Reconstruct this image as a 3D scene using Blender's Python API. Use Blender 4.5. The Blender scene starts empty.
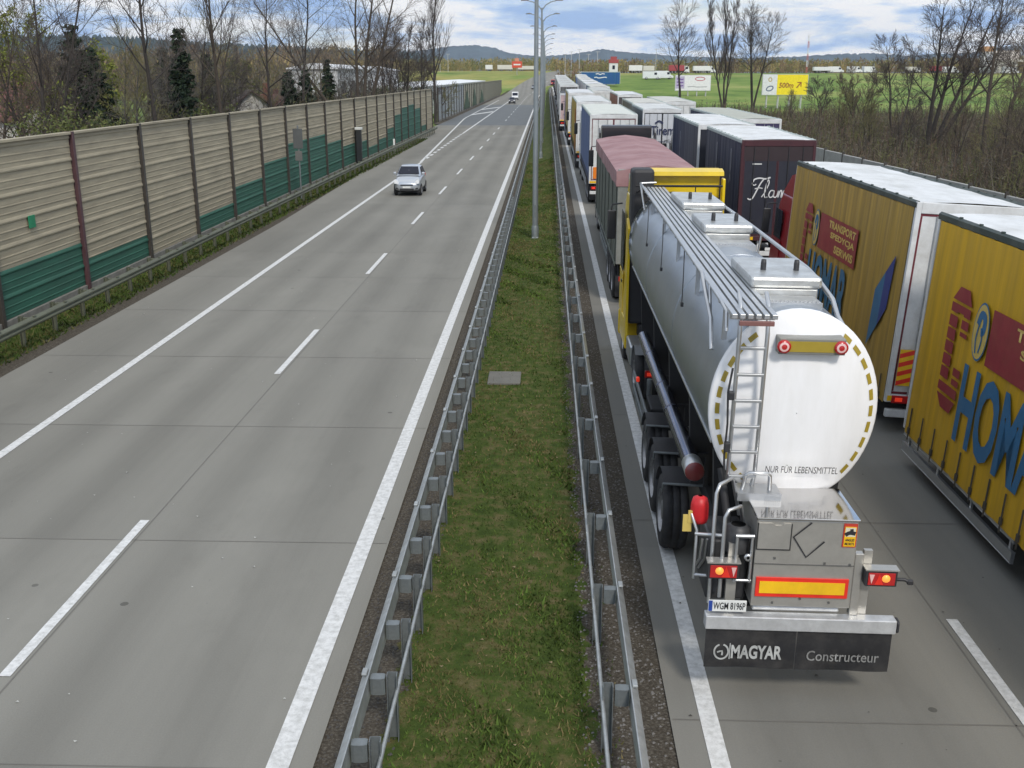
import bpy, bmesh, math, random
import numpy as np
from mathutils import Vector, Matrix
R = math.radians
S = bpy.context.scene
COL = S.collection

# ------------------------------------------------------------------ camera, world, sun, exposure
cam = bpy.data.objects.new('camera', bpy.data.cameras.new('camera'))
COL.objects.link(cam); S.camera = cam
cam.location = (0, 0, 7.5)
cam.rotation_euler = (R(90 - 16.5475), 0, R(1.837))
cam.data.sensor_width = 36.0
cam.data.lens = 1040.0 / 1024.0 * 36.0
cam.data.clip_start = 0.1; cam.data.clip_end = 12000

SUN_EL, SUN_ROT = R(43), R(162)          # rotation measured from +Y, clockwise
W = bpy.data.worlds.new('World'); S.world = W; W.use_nodes = True
nt = W.node_tree; N = nt.nodes; LK = nt.links; N.clear()
out = N.new('ShaderNodeOutputWorld')
sky = N.new('ShaderNodeTexSky'); sky.sky_type = 'NISHITA'; sky.sun_disc = False
sky.sun_elevation = SUN_EL; sky.sun_rotation = SUN_ROT; sky.air_density = 1.0; sky.dust_density = 0.4; sky.ozone_density = 2.0
bg1 = N.new('ShaderNodeBackground'); bg1.inputs['Strength'].default_value = 0.1
LK.new(sky.outputs[0], bg1.inputs['Color'])
tc = N.new('ShaderNodeTexCoord'); sep = N.new('ShaderNodeSeparateXYZ'); LK.new(tc.outputs['Generated'], sep.inputs[0])
def wmath(op, a, b=None):
    n = N.new('ShaderNodeMath'); n.operation = op
    for i, v in enumerate((a, b)):
        if v is None: continue
        if isinstance(v, (int, float)): n.inputs[i].default_value = v
        else: LK.new(v, n.inputs[i])
    return n.outputs[0]
den = wmath('ADD', wmath('MAXIMUM', sep.outputs[2], 0.0), 0.17)
comb = N.new('ShaderNodeCombineXYZ')
LK.new(wmath('DIVIDE', sep.outputs[0], den), comb.inputs[0]); LK.new(wmath('DIVIDE', sep.outputs[1], den), comb.inputs[1])
def wnoise(scale, det, rough, seed):
    mp = N.new('ShaderNodeMapping'); mp.inputs['Location'].default_value = (seed, seed * .7, 0); LK.new(comb.outputs[0], mp.inputs['Vector'])
    n = N.new('ShaderNodeTexNoise'); n.inputs['Scale'].default_value = scale; n.inputs['Detail'].default_value = det
    n.inputs['Roughness'].default_value = rough; n.inputs['Distortion'].default_value = .3; LK.new(mp.outputs[0], n.inputs['Vector']); return n.outputs['Fac']
def wramp(fac, pts):
    r = N.new('ShaderNodeValToRGB'); LK.new(fac, r.inputs[0]); e = r.color_ramp.elements
    while len(e) > 1: e.remove(e[-1])
    e[0].position = pts[0][0]; e[0].color = (*pts[0][1], 1)
    for p, c in pts[1:]:
        q = e.new(p); q.color = (*c, 1)
    return r.outputs[0]
cover = wramp(wnoise(.85, 7, .58, 3.1), [(.30, (.45, .45, .45)), (.46, (1, 1, 1))])
tone = wramp(wnoise(1.9, 9, .6, 11.7), [(.40, (.34, .52, .84)), (.46, (.56, .71, .93)), (.515, (.80, .87, .97)), (.57, (1.0, 1.0, 1.0))])
bg2 = N.new('ShaderNodeBackground'); bg2.inputs['Strength'].default_value = 1.05; LK.new(tone, bg2.inputs['Color'])
mixs = N.new('ShaderNodeMixShader'); LK.new(cover, mixs.inputs[0]); LK.new(bg1.outputs[0], mixs.inputs[1]); LK.new(bg2.outputs[0], mixs.inputs[2])
LK.new(mixs.outputs[0], out.inputs['Surface'])

sl = bpy.data.lights.new('sun', 'SUN'); sl.energy = 2.3; sl.angle = R(9); sl.color = (1, .94, .85)
sun = bpy.data.objects.new('sun', sl); COL.objects.link(sun)
sd = Vector((math.sin(SUN_ROT) * math.cos(SUN_EL), math.cos(SUN_ROT) * math.cos(SUN_EL), math.sin(SUN_EL)))
sun.rotation_euler = sd.to_track_quat('Z', 'Y').to_euler()
S.view_settings.view_transform = 'Standard'; S.view_settings.look = 'None'
S.view_settings.exposure = 0.0; S.view_settings.gamma = 1.0; S.view_settings.use_curve_mapping = False

# ------------------------------------------------------------------ helpers: materials
def lin(c):
    return tuple((v / 12.92 if v <= .04045 else ((v + .055) / 1.055) ** 2.4) for v in (x / 255 for x in c))
def mat(name, rgb, rough=.6, metal=0., var=.12, scale=3., stretch=(1, 1, 1), bump=0., bscale=40., dirt=None, dscale=1.2, damt=.5, coat=0., emit=0., spec=.5):
    """principled surface with a two-octave tone variation, optional dirt patches and bump; object-space coordinates"""
    m = bpy.data.materials.new(name); m.use_nodes = True
    t = m.node_tree; n = t.nodes; l = t.links; b = n['Principled BSDF']
    co = n.new('ShaderNodeTexCoord'); mp = n.new('ShaderNodeMapping'); mp.inputs['Scale'].default_value = stretch
    l.new(co.outputs['Object'], mp.inputs['Vector'])
    no = n.new('ShaderNodeTexNoise'); no.inputs['Scale'].default_value = scale; no.inputs['Detail'].default_value = 6; no.inputs['Roughness'].default_value = .65
    l.new(mp.outputs[0], no.inputs['Vector'])
    rp = n.new('ShaderNodeValToRGB'); e = rp.color_ramp.elements
    e[0].position = .3; e[1].position = .7
    e[0].color = (*[max(0, v * (1 - var)) for v in rgb], 1); e[1].color = (*[min(1, v * (1 + var)) for v in rgb], 1)
    l.new(no.outputs['Fac'], rp.inputs[0]); colr = rp.outputs[0]
    if dirt:
        n2 = n.new('ShaderNodeTexNoise'); n2.inputs['Scale'].default_value = dscale; n2.inputs['Detail'].default_value = 8; n2.inputs['Roughness'].default_value = .7
        l.new(mp.outputs[0], n2.inputs['Vector'])
        r2 = n.new('ShaderNodeValToRGB'); r2.color_ramp.elements[0].position = .42; r2.color_ramp.elements[1].position = .72
        r2.color_ramp.elements[0].color = (0, 0, 0, 1); r2.color_ramp.elements[1].color = (damt,) * 3 + (1,)
        l.new(n2.outputs['Fac'], r2.inputs[0])
        mx = n.new('ShaderNodeMix'); mx.data_type = 'RGBA'; l.new(r2.outputs[0], mx.inputs[0]); l.new(colr, mx.inputs[6]); mx.inputs[7].default_value = (*dirt, 1)
        colr = mx.outputs[2]
    l.new(colr, b.inputs['Base Color'])
    b.inputs['Roughness'].default_value = rough; b.inputs['Metallic'].default_value = metal
    b.inputs['Specular IOR Level'].default_value = spec
    if coat: b.inputs['Coat Weight'].default_value = coat; b.inputs['Coat Roughness'].default_value = .1
    if emit: b.inputs['Emission Color'].default_value = (*rgb, 1); b.inputs['Emission Strength'].default_value = emit
    if bump:
        n3 = n.new('ShaderNodeTexNoise'); n3.inputs['Scale'].default_value = bscale; n3.inputs['Detail'].default_value = 5; l.new(co.outputs['Object'], n3.inputs['Vector'])
        bp = n.new('ShaderNodeBump'); bp.inputs['Strength'].default_value = bump; bp.inputs['Distance'].default_value = .02
        l.new(n3.outputs['Fac'], bp.inputs['Height']); l.new(bp.outputs[0], b.inputs['Normal'])
    return m
_mc = {}
def M(key, *a, **k):
    if key not in _mc: _mc[key] = mat(key, *a, **k)
    return _mc[key]

# ------------------------------------------------------------------ helpers: meshes
class MB:
    def __init__(s): s.v = []; s.f = []; s.mi = []; s.sm = []
    def add(s, vs, fs, mi=0, sm=False):
        o = len(s.v); s.v.extend([tuple(p) for p in vs])
        for f in fs: s.f.append([i + o for i in f]); s.mi.append(mi); s.sm.append(sm)
        return s
    def box(s, x0, x1, y0, y1, z0, z1, mi=0, bev=0.):
        if bev <= 0:
            v = [(x, y, z) for z in (z0, z1) for y in (y0, y1) for x in (x0, x1)]
            return s.add(v, [(0, 2, 3, 1), (4, 5, 7, 6), (0, 1, 5, 4), (2, 6, 7, 3), (0, 4, 6, 2), (1, 3, 7, 5)], mi)
        bm = bmesh.new(); bmesh.ops.create_cube(bm, size=1)
        for v in bm.verts: v.co = Vector(((x0 + x1) / 2 + v.co.x * (x1 - x0), (y0 + y1) / 2 + v.co.y * (y1 - y0), (z0 + z1) / 2 + v.co.z * (z1 - z0)))
        bmesh.ops.bevel(bm, geom=bm.edges[:], offset=bev, segments=2, affect='EDGES', profile=.5)
        bm.verts.index_update()
        s.add([v.co for v in bm.verts], [[v.index for v in f.verts] for f in bm.faces], mi); bm.free(); return s
    def tube(s, pts, r, n=8, mi=0, caps=True, sm=True):
        P = [Vector(p) for p in pts]; rs = r if isinstance(r, (list, tuple)) else [r] * len(P)
        u = None; vs = []
        for i, p in enumerate(P):
            d = (P[min(i + 1, len(P) - 1)] - P[max(i - 1, 0)]).normalized()
            if u is None:
                u = d.cross(Vector((0, 0, 1)) if abs(d.z) < .95 else Vector((1, 0, 0))).normalized()
            else:
                u = (u - d * u.dot(d)).normalized()
            w = d.cross(u)
            for k in range(n):
                a = 2 * math.pi * k / n; vs.append(p + (u * math.cos(a) + w * math.sin(a)) * rs[i])
        fs = []
        for i in range(len(P) - 1):
            for k in range(n):
                k2 = (k + 1) % n; fs.append((i * n + k, i * n + k2, (i + 1) * n + k2, (i + 1) * n + k))
        s.add(vs, fs, mi, sm)
        if caps:
            s.add(vs[:n][::-1], [list(range(n))], mi); s.add(vs[-n:], [list(range(n))], mi)
        return s
    def lathe(s, prof, c, axis='y', n=24, mi=0, sm=True):
        """prof: (radius, offset along axis)"""
        ax = {'x': (Vector((1, 0, 0)), Vector((0, 1, 0)), Vector((0, 0, 1))), 'y': (Vector((0, 1, 0)), Vector((0, 0, 1)), Vector((1, 0, 0))), 'z': (Vector((0, 0, 1)), Vector((1, 0, 0)), Vector((0, 1, 0)))}[axis]
        c = Vector(c); vs = []; fs = []
        for (r, t) in prof:
            for k in range(n):
                a = 2 * math.pi * k / n; vs.append(c + ax[0] * t + (ax[1] * math.cos(a) + ax[2] * math.sin(a)) * r)
        for i in range(len(prof) - 1):
            for k in range(n):
                k2 = (k + 1) % n; fs.append((i * n + k, i * n + k2, (i + 1) * n + k2, (i + 1) * n + k))
        s.add(vs, fs, mi, sm); return s
    def prism(s, poly, axis, a0, a1, mi=0, sm=False):
        """poly in the two other axes (order x,y,z without axis), extruded from a0 to a1"""
        def P(u, v, a): return {'x': (a, u, v), 'y': (u, a, v), 'z': (u, v, a)}[axis]
        n = len(poly); vs = [P(u, v, a0) for u, v in poly] + [P(u, v, a1) for u, v in poly]
        fs = [list(range(n))[::-1], list(range(n, 2 * n))]
        s.add(vs, fs, mi)
        s.add(vs, [(i, (i + 1) % n, n + (i + 1) % n, n + i) for i in range(n)], mi, sm); return s
    def quad(s, a, b, c, d, mi=0): return s.add([a, b, c, d], [(0, 1, 2, 3)], mi)
    def mesh(s, name, mats):
        me = bpy.data.meshes.new(name); me.from_pydata(s.v, [], s.f)
        for m in (mats if isinstance(mats, (list, tuple)) else [mats]): me.materials.append(m)
        me.polygons.foreach_set('material_index', s.mi); me.polygons.foreach_set('use_smooth', s.sm); me.update()
        bm = bmesh.new(); bm.from_mesh(me); bmesh.ops.recalc_face_normals(bm, faces=bm.faces[:]) if len(bm.faces) < 60000 else None
        bm.to_mesh(me); bm.free()
        return me
    def build(s, name, mats, parent=None, loc=None, rot=None):
        return link(name, s.mesh(name, mats), parent, loc, rot)
def link(name, data, parent=None, loc=None, rot=None):
    o = bpy.data.objects.new(name, data); COL.objects.link(o)
    if parent is not None: o.parent = parent
    if loc is not None: o.location = loc
    if rot is not None: o.rotation_euler = rot
    return o
def tag(o, label, cat, group=None):
    o['label'] = label; o['category'] = cat
    if group: o['group'] = group
    return o
def thing(name, label, cat, loc=(0, 0, 0), rz=0., group=None, rx=0., ry=0.):
    o = link(name, None, None, loc, (rx, ry, rz)); o.empty_display_size = .3
    return tag(o, label, cat, group)
def kind(o, k): o['kind'] = k; return o
def npmesh(name, V, F, mats, mi=None, smooth=False):
    """V (n,3) floats, F (m,k) ints with constant k"""
    V = np.asarray(V, np.float32); F = np.asarray(F, np.int32); k = F.shape[1]
    me = bpy.data.meshes.new(name); me.vertices.add(len(V)); me.vertices.foreach_set('co', V.ravel())
    me.loops.add(F.size); me.loops.foreach_set('vertex_index', F.ravel())
    me.polygons.add(len(F)); me.polygons.foreach_set('loop_start', np.arange(0, F.size, k, dtype=np.int32))
    for m in (mats if isinstance(mats, (list, tuple)) else [mats]): me.materials.append(m)
    if mi is not None: me.polygons.foreach_set('material_index', np.asarray(mi, np.int32))
    if smooth: me.polygons.foreach_set('use_smooth', np.ones(len(F), bool))
    me.update(); me.validate(); return me
def copy_tree(o, parent=None):
    c = o.copy(); COL.objects.link(c); c.parent = parent
    for ch in list(o.children): copy_tree(ch, c)
    return c
_fc = {}
def text_part(s, O, U, V, width, height, m, parent, name='lettering', bold=0., shear=0., gap=.004):
    """flat raised lettering: O lower-left corner, U/V unit directions of reading and up, stretched to width x height"""
    cu = bpy.data.curves.new('t', 'FONT'); cu.body = s; cu.size = 1; cu.offset = bold; cu.shear = shear; cu.resolution_u = 3
    ob = bpy.data.objects.new('t', cu); COL.objects.link(ob)
    dg = bpy.context.evaluated_depsgraph_get(); me = bpy.data.meshes.new_from_object(ob.evaluated_get(dg))
    bpy.data.objects.remove(ob); bpy.data.curves.remove(cu)
    vs = np.array([v.co[:] for v in me.vertices]); mn = vs.min(0); sz = vs.max(0) - mn
    O, U, V = Vector(O), Vector(U), Vector(V); Nn = U.cross(V).normalized()
    for v in me.vertices:
        a = (v.co.x - mn[0]) / sz[0] * width; b = (v.co.y - mn[1]) / sz[1] * height
        v.co = O + U * a + V * b + Nn * gap
    me.materials.clear(); me.materials.append(m); me.name = name; me.update()
    return link(name, me, parent)
def ribbon(mb, pts, w, O, U, V, gap=.004, mi=0, sub=6):
    """smooth pen stroke through 2D pts (catmull-rom) on the plane O,U,V; w = width or list"""
    P = [Vector((p[0], p[1], 0)) for p in pts]; Q = []; Wd = []
    ws = w if isinstance(w, list) else [w] * len(P)
    for i in range(len(P) - 1):
        p0, p1, p2, p3 = P[max(i - 1, 0)], P[i], P[i + 1], P[min(i + 2, len(P) - 1)]
        for k in range(sub):
            t = k / sub
            Q.append(.5 * ((2 * p1) + (p2 - p0) * t + (2 * p0 - 5 * p1 + 4 * p2 - p3) * t * t + (3 * p1 - p0 - 3 * p2 + p3) * t ** 3)); Wd.append(ws[i] * (1 - t) + ws[i + 1] * t)
    Q.append(P[-1]); Wd.append(ws[-1])
    O, U, V = Vector(O), Vector(U), Vector(V); Nn = U.cross(V).normalized(); vs = []
    for i, q in enumerate(Q):
        d = Q[min(i + 1, len(Q) - 1)] - Q[max(i - 1, 0)]; d = d.normalized() if d.length > 1e-6 else Vector((1, 0, 0))
        nn = Vector((-d.y, d.x, 0)) * Wd[i] * .5
        for e in (q + nn, q - nn): vs.append(O + U * e.x + V * e.y + Nn * gap)
    mb.add(vs, [(2 * i, 2 * i + 1, 2 * i + 3, 2 * i + 2) for i in range(len(Q) - 1)], mi); return mb

# ------------------------------------------------------------------ terrain heights
def sm(a, b, x):
    t = np.clip((np.asarray(x, float) - a) / (b - a), 0, 1); return t * t * (3 - 2 * t)
def tl(y): return 9.5 * sm(400, 540, y)                     # left side and centre: rises far away
def zr(y):                                                 # right carriageway climbs gently
    return np.maximum(np.minimum(.011 * np.maximum(0, np.asarray(y, float) - 30), 3.3), tl(y))
def tr(y): return 8.2 * sm(140, 420, y) - .35 + .35 * sm(60, 140, y)
def road_z(x, y):
    s = sm(-1.0, 1.4, x); return tl(y) * (1 - s) + zr(y) * s
def ground_z(x, y):
    x = np.asarray(x, float); y = np.asarray(y, float)
    a = road_z(x, y) - .12
    b = tr(y) * np.ones_like(x)
    s = sm(10, 14, x) * sm(235, 265, y) + (1 - sm(235, 265, y)) * sm(18, 26, x)
    z = a * (1 - s) + b * s
    z = z - .25 * sm(-17.5, -20, x) * (y < 420)
    return z
def gz(x, y): return float(ground_z(x, y))
def zrf(y): return float(zr(y))
def shift(y): return 0.0 if y < 390 else (y - 390) ** 2 / 900.0

# ================================================================== SETTING
rng = np.random.default_rng(5); random.seed(5)
def field_mat():
    m = bpy.data.materials.new('field'); m.use_nodes = True; t = m.node_tree; n = t.nodes; l = t.links; b = n['Principled BSDF']; b.inputs['Roughness'].default_value = .95; b.inputs['Specular IOR Level'].default_value = .1
    co = n.new('ShaderNodeTexCoord')
    def noise(sc, de=6, st=(1, 1, 1)):
        mp = n.new('ShaderNodeMapping'); mp.inputs['Scale'].default_value = st; l.new(co.outputs['Object'], mp.inputs['Vector'])
        q = n.new('ShaderNodeTexNoise'); q.inputs['Scale'].default_value = sc; q.inputs['Detail'].default_value = de; q.inputs['Roughness'].default_value = .7; l.new(mp.outputs[0], q.inputs['Vector']); return q.outputs['Fac']
    def ramp(f, pts):
        r = n.new('ShaderNodeValToRGB'); l.new(f, r.inputs[0]); e = r.color_ramp.elements
        e[0].position, e[1].position = pts[0][0], pts[-1][0]; e[0].color = (*pts[0][1], 1); e[1].color = (*pts[-1][1], 1)
        for p, c in pts[1:-1]: q = e.new(p); q.color = (*c, 1)
        return r.outputs[0]
    def mix(f, a, c):
        x = n.new('ShaderNodeMix'); x.data_type = 'RGBA'; l.new(f, x.inputs[0]); l.new(a, x.inputs[6]); l.new(c, x.inputs[7]); return x.outputs[2]
    def mth(op, a, bb):
        x = n.new('ShaderNodeMath'); x.operation = op; x.use_clamp = True
        for i, v in enumerate((a, bb)):
            if isinstance(v, (int, float)): x.inputs[i].default_value = v
            else: l.new(v, x.inputs[i])
        return x.outputs[0]
    sp = n.new('ShaderNodeSeparateXYZ'); l.new(co.outputs['Object'], sp.inputs[0])
    green = ramp(noise(.05, 8), [(.35, (.09, .15, .038)), (.5, (.15, .225, .052)), (.66, (.28, .30, .10))])  # field greens lightened, distant sunlight put into the colour
    sunlit_dry = ramp(noise(.11, 8), [(.35, (.25, .22, .07)), (.6, (.34, .31, .10)), (.7, (.20, .25, .06))])  # dry far grass, its brightness partly painted sunlight
    brown = ramp(noise(.8, 8), [(.35, (.06, .05, .035)), (.65, (.11, .10, .06))])
    mr = n.new('ShaderNodeMapRange'); mr.inputs['From Min'].default_value = 130; mr.inputs['From Max'].default_value = 190; l.new(sp.outputs[1], mr.inputs['Value'])
    c = mix(mr.outputs[0], brown, green)
    mr2 = n.new('ShaderNodeMapRange'); mr2.inputs['From Min'].default_value = 330; mr2.inputs['From Max'].default_value = 400; l.new(mth('MULTIPLY', sp.outputs[1], 1.0), mr2.inputs['Value'])
    mr2.inputs['Value'].default_value = 0
    for k in list(l):
        if k.to_socket == mr2.inputs['Value']: l.remove(k)
    l.new(sp.outputs[1], mr2.inputs['Value'])
    f2 = mth('MULTIPLY', mr2.outputs[0], ramp(noise(.02, 3), [(.40, (0, 0, 0)), (.62, (1, 1, 1))]))
    c = mix(f2, c, sunlit_dry)
    l.new(c, b.inputs['Base Color']); return m
xs = np.concatenate([np.linspace(-4000, -300, 20), np.linspace(-250, -30, 30), np.linspace(-26, 30, 57), np.linspace(34, 250, 55), np.linspace(300, 4000, 20)])
ys = np.concatenate([np.linspace(-80, 0, 6), np.linspace(5, 600, 150), np.linspace(640, 6000, 25)])
def grid_mesh(name, xs, ys, zf, m):
    X, Y = np.meshgrid(xs, ys); Z = zf(X, Y); V = np.stack([X, Y, Z], -1).reshape(-1, 3); nx = len(xs); ny = len(ys)
    i, j = np.meshgrid(np.arange(nx - 1), np.arange(ny - 1)); a = (j * nx + i).ravel()
    return npmesh(name, V, np.stack([a, a + 1, a + nx + 1, a + nx], -1), m, smooth=True)
kind(link('ground', grid_mesh('ground', xs, ys, ground_z, field_mat())), 'structure')

# concrete carriageways -------------------------------------------------
def concrete_mat(name, base, slab=5.91, tracks=()):
    m = bpy.data.materials.new(name); m.use_nodes = True; t = m.node_tree; n = t.nodes; l = t.links; b = n['Principled BSDF']; b.inputs['Roughness'].default_value = .88; b.inputs['Specular IOR Level'].default_value = .25
    co = n.new('ShaderNodeTexCoord'); sp = n.new('ShaderNodeSeparateXYZ'); l.new(co.outputs['Object'], sp.inputs[0])
    def mth(op, *a, clamp=False):
        x = n.new('ShaderNodeMath'); x.operation = op; x.use_clamp = clamp
        for i, v in enumerate(a):
            if isinstance(v, (int, float)): x.inputs[i].default_value = v
            else: l.new(v, x.inputs[i])
        return x.outputs[0]
    def noise(sc, de, st=(1, 1, 1)):
        mp = n.new('ShaderNodeMapping'); mp.inputs['Scale'].default_value = st; l.new(co.outputs['Object'], mp.inputs['Vector'])
        q = n.new('ShaderNodeTexNoise'); q.inputs['Scale'].default_value = sc; q.inputs['Detail'].default_value = de; q.inputs['Roughness'].default_value = .6; l.new(mp.outputs[0], q.inputs['Vector']); return q.outputs['Fac']
    tone = mth('ADD', .72, mth('MULTIPLY', noise(.45, 7, (1, .25, 1)), .30))
    tone = mth('ADD', tone, mth('MULTIPLY', mth('SUBTRACT', noise(45, 3), .5), .22))
    wn = n.new('ShaderNodeTexWhiteNoise'); wn.noise_dimensions = '2D'
    cx = n.new('ShaderNodeCombineXYZ'); l.new(mth('FLOOR', mth('DIVIDE', mth('SUBTRACT', sp.outputs[1], 3.99), slab)), cx.inputs[0]); l.new(mth('GREATER_THAN', sp.outputs[0], tracks[0][2] if tracks else 0), cx.inputs[1])
    l.new(cx.outputs[0], wn.inputs['Vector']); tone = mth('ADD', tone, mth('MULTIPLY', wn.outputs['Value'], .07))
    for (xc, w, _) in tracks:          # polished, oil-darkened wheel paths
        d = mth('DIVIDE', mth('SUBTRACT', sp.outputs[0], xc), w); g = mth('POWER', 2.718, mth('MULTIPLY', mth('MULTIPLY', d, d), -1.0))
        tone = mth('SUBTRACT', tone, mth('MULTIPLY', g, mth('ADD', .04, mth('MULTIPLY', noise(.6, 4, (1, .12, 1)), .22))))
    streak = noise(1.0, 5, (7, .05, 1)); tone = mth('SUBTRACT', tone, mth('MULTIPLY', mth('SUBTRACT', streak, .45, clamp=True), .12))
    blot = noise(.9, 8, (1.3, .5, 1)); tone = mth('SUBTRACT', tone, mth('MULTIPLY', mth('SUBTRACT', blot, .58, clamp=True), .45))
    pale = noise(.33, 7, (1, .6, 1)); tone = mth('ADD', tone, mth('MULTIPLY', mth('SUBTRACT', pale, .54, clamp=True), .5))
    drip = n.new('ShaderNodeTexVoronoi'); drip.inputs['Scale'].default_value = 2.3; l.new(co.outputs['Object'], drip.inputs['Vector'])
    tone = mth('SUBTRACT', tone, mth('MULTIPLY', mth('LESS_THAN', drip.outputs['Distance'], mth('MULTIPLY', mth('SUBTRACT', blot, .42, clamp=True), .22)), .16))
    spot = n.new('ShaderNodeTexVoronoi'); spot.inputs['Scale'].default_value = .55; l.new(co.outputs['Object'], spot.inputs['Vector'])
    tone = mth('SUBTRACT', tone, mth('MULTIPLY', mth('LESS_THAN', spot.outputs['Distance'], .035), .35))
    mx = n.new('ShaderNodeMix'); mx.data_type = 'RGBA'; mx.blend_type = 'MULTIPLY'; mx.inputs[0].default_value = 1; mx.inputs[6].default_value = (*base, 1); l.new(tone, mx.inputs[7])
    l.new(mx.outputs[2], b.inputs['Base Color'])
    bp = n.new('ShaderNodeBump'); bp.inputs['Strength'].default_value = .25; bp.inputs['Distance'].default_value = .01; l.new(noise(60, 4), bp.inputs['Height']); l.new(bp.outputs[0], b.inputs['Normal'])
    return m
conc_l = concrete_mat('concrete_left', (.250, .242, .214), tracks=[(-8.4, .5, -6.9), (-10.0, .5, -6.9), (-4.2, .6, -6.9), (-6.0, .5, -6.9), (-12.6, .9, -6.9)])
conc_r = concrete_mat('concrete_right', (.222, .215, .192), tracks=[(2.9, .5, 5.6), (4.6, .5, 5.6), (7.6, .5, 5.6), (9.3, .5, 5.6), (3.8, .4, 5.6)])
YS = np.concatenate([np.linspace(-60, 60, 49), np.linspace(64, 620, 140)])
def strip(name, xa, xb, m, ys=YS, dz=0., thick=False, nx=2, k='structure'):
    """road-following sheet between xa(y) and xb(y)"""
    fa = xa if callable(xa) else (lambda y: xa); fb = xb if callable(xb) else (lambda y: xb)
    V = []
    for y in ys:
        for i in range(nx):
            x = fa(y) + (fb(y) - fa(y)) * i / (nx - 1); V.append((x + shift(y), y, float(road_z(x, y)) + dz))
    F = [(j * nx + i, j * nx + i + 1, (j + 1) * nx + i + 1, (j + 1) * nx + i) for j in range(len(ys) - 1) for i in range(nx - 1)]
    return kind(link(name, npmesh(name, V, F, m)), k)
def interp(tab):
    tx = [a for a, _ in tab]; ty = [b for _, b in tab]; return lambda y: float(np.interp(y, tx, ty))
left_edge = interp([(-60, -14.05), (54, -14.05), (108, -15.3), (128, -16.2), (146, -17.2), (178, -16.9), (700, -16.9)])
strip('road_left', left_edge, -2.57, conc_l, nx=4)
strip('road_right', 1.57, 17.2, conc_r, nx=4)
asph = mat('asphalt_bridge', (.125, .135, .14), .9, var=.15, scale=.6)
strip('asphalt_deck', lambda y: left_edge(y) + .05, -2.6, asph, ys=np.linspace(166, 282, 30), dz=.006)
# joints between slabs
jm = mat('joint_seal', (.15, .143, .128), .9)
J = MB()
def flat(mb, x0, x1, y0, y1, dz, mi=0, ny=1):
    for k in range(ny):
        a, b = y0 + (y1 - y0) * k / ny, y0 + (y1 - y0) * (k + 1) / ny
        mb.quad((x0 + shift(a), a, float(road_z(x0, a)) + dz), (x1 + shift(a), a, float(road_z(x1, a)) + dz), (x1 + shift(b), b, float(road_z(x1, b)) + dz), (x0 + shift(b), b, float(road_z(x0, b)) + dz), mi)
for k in range(-3, 26):
    y = 15.81 + 5.91 * k; flat(J, -14.0, -2.6, y - .009, y + .009, .005)
    flat(J, 1.6, 17.1, y - .012 + 1.1, y + .012 + 1.1, .005)
for a in range(-20, 160, 10):
    flat(J, -6.86, -6.835, a, a + 10, .005); flat(J, 5.70, 5.722, a, a + 10, .005); flat(J, 9.7, 9.72, a, a + 10, .005)
kind(J.build('road_joints', jm), 'structure')
# painted markings
def paint_mat():
    m = mat('road_paint', (.68, .68, .67), .7, var=.06, scale=8, dirt=(.33, .33, .31), dscale=9, damt=.75, bump=.3, bscale=70); return m
P = MB(); DZ = .010
def line(x0, x1, y0, y1, st=12.):
    n_ = max(1, int((y1 - y0) / st)); flat(P, x0, x1, y0, y1, DZ, ny=n_)
line(-3.10, -2.84, -30, 440); line(1.93, 2.15, -30, 400)
line(-11.28, -11.06, -30, 95)
for k in range(-3, 40):
    y0 = 11.66 + 14.27 * k
    if y0 < 166 or y0 > 170: line(-7.06, -6.90, y0, y0 + 4.95, 6)
for k in range(-2, 26):
    y0 = 9.0 + 14.27 * k
    if y0 < 400: line(5.80, 5.96, y0 - .4, y0 + 4.55, 6); 
line(9.95, 10.2, -30, 330)
for k in range(12): line(-11.36, -11.06, 99 + 3.6 * k, 101 + 3.6 * k)
line(-11.28, -11.04, 142, 330)
oe = interp([(93, -11.17), (193, -14.75), (700, -14.85)])
for a in np.arange(95, 330, 6.0):
    P.quad(*[(oe(yy) + dx, yy, .0 + DZ) for yy, dx in ((a, -.12), (a, .12), (a + 6, .12), (a + 6, -.12))])
for a in (208, 240): P.quad((-14.7, a, DZ + .004), (-11.4, a + 18, DZ + .004), (-11.4, a + 24, DZ + .004), (-14.7, a + 6, DZ + .004))
kind(P.build('road_markings', paint_mat()), 'structure')

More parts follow.
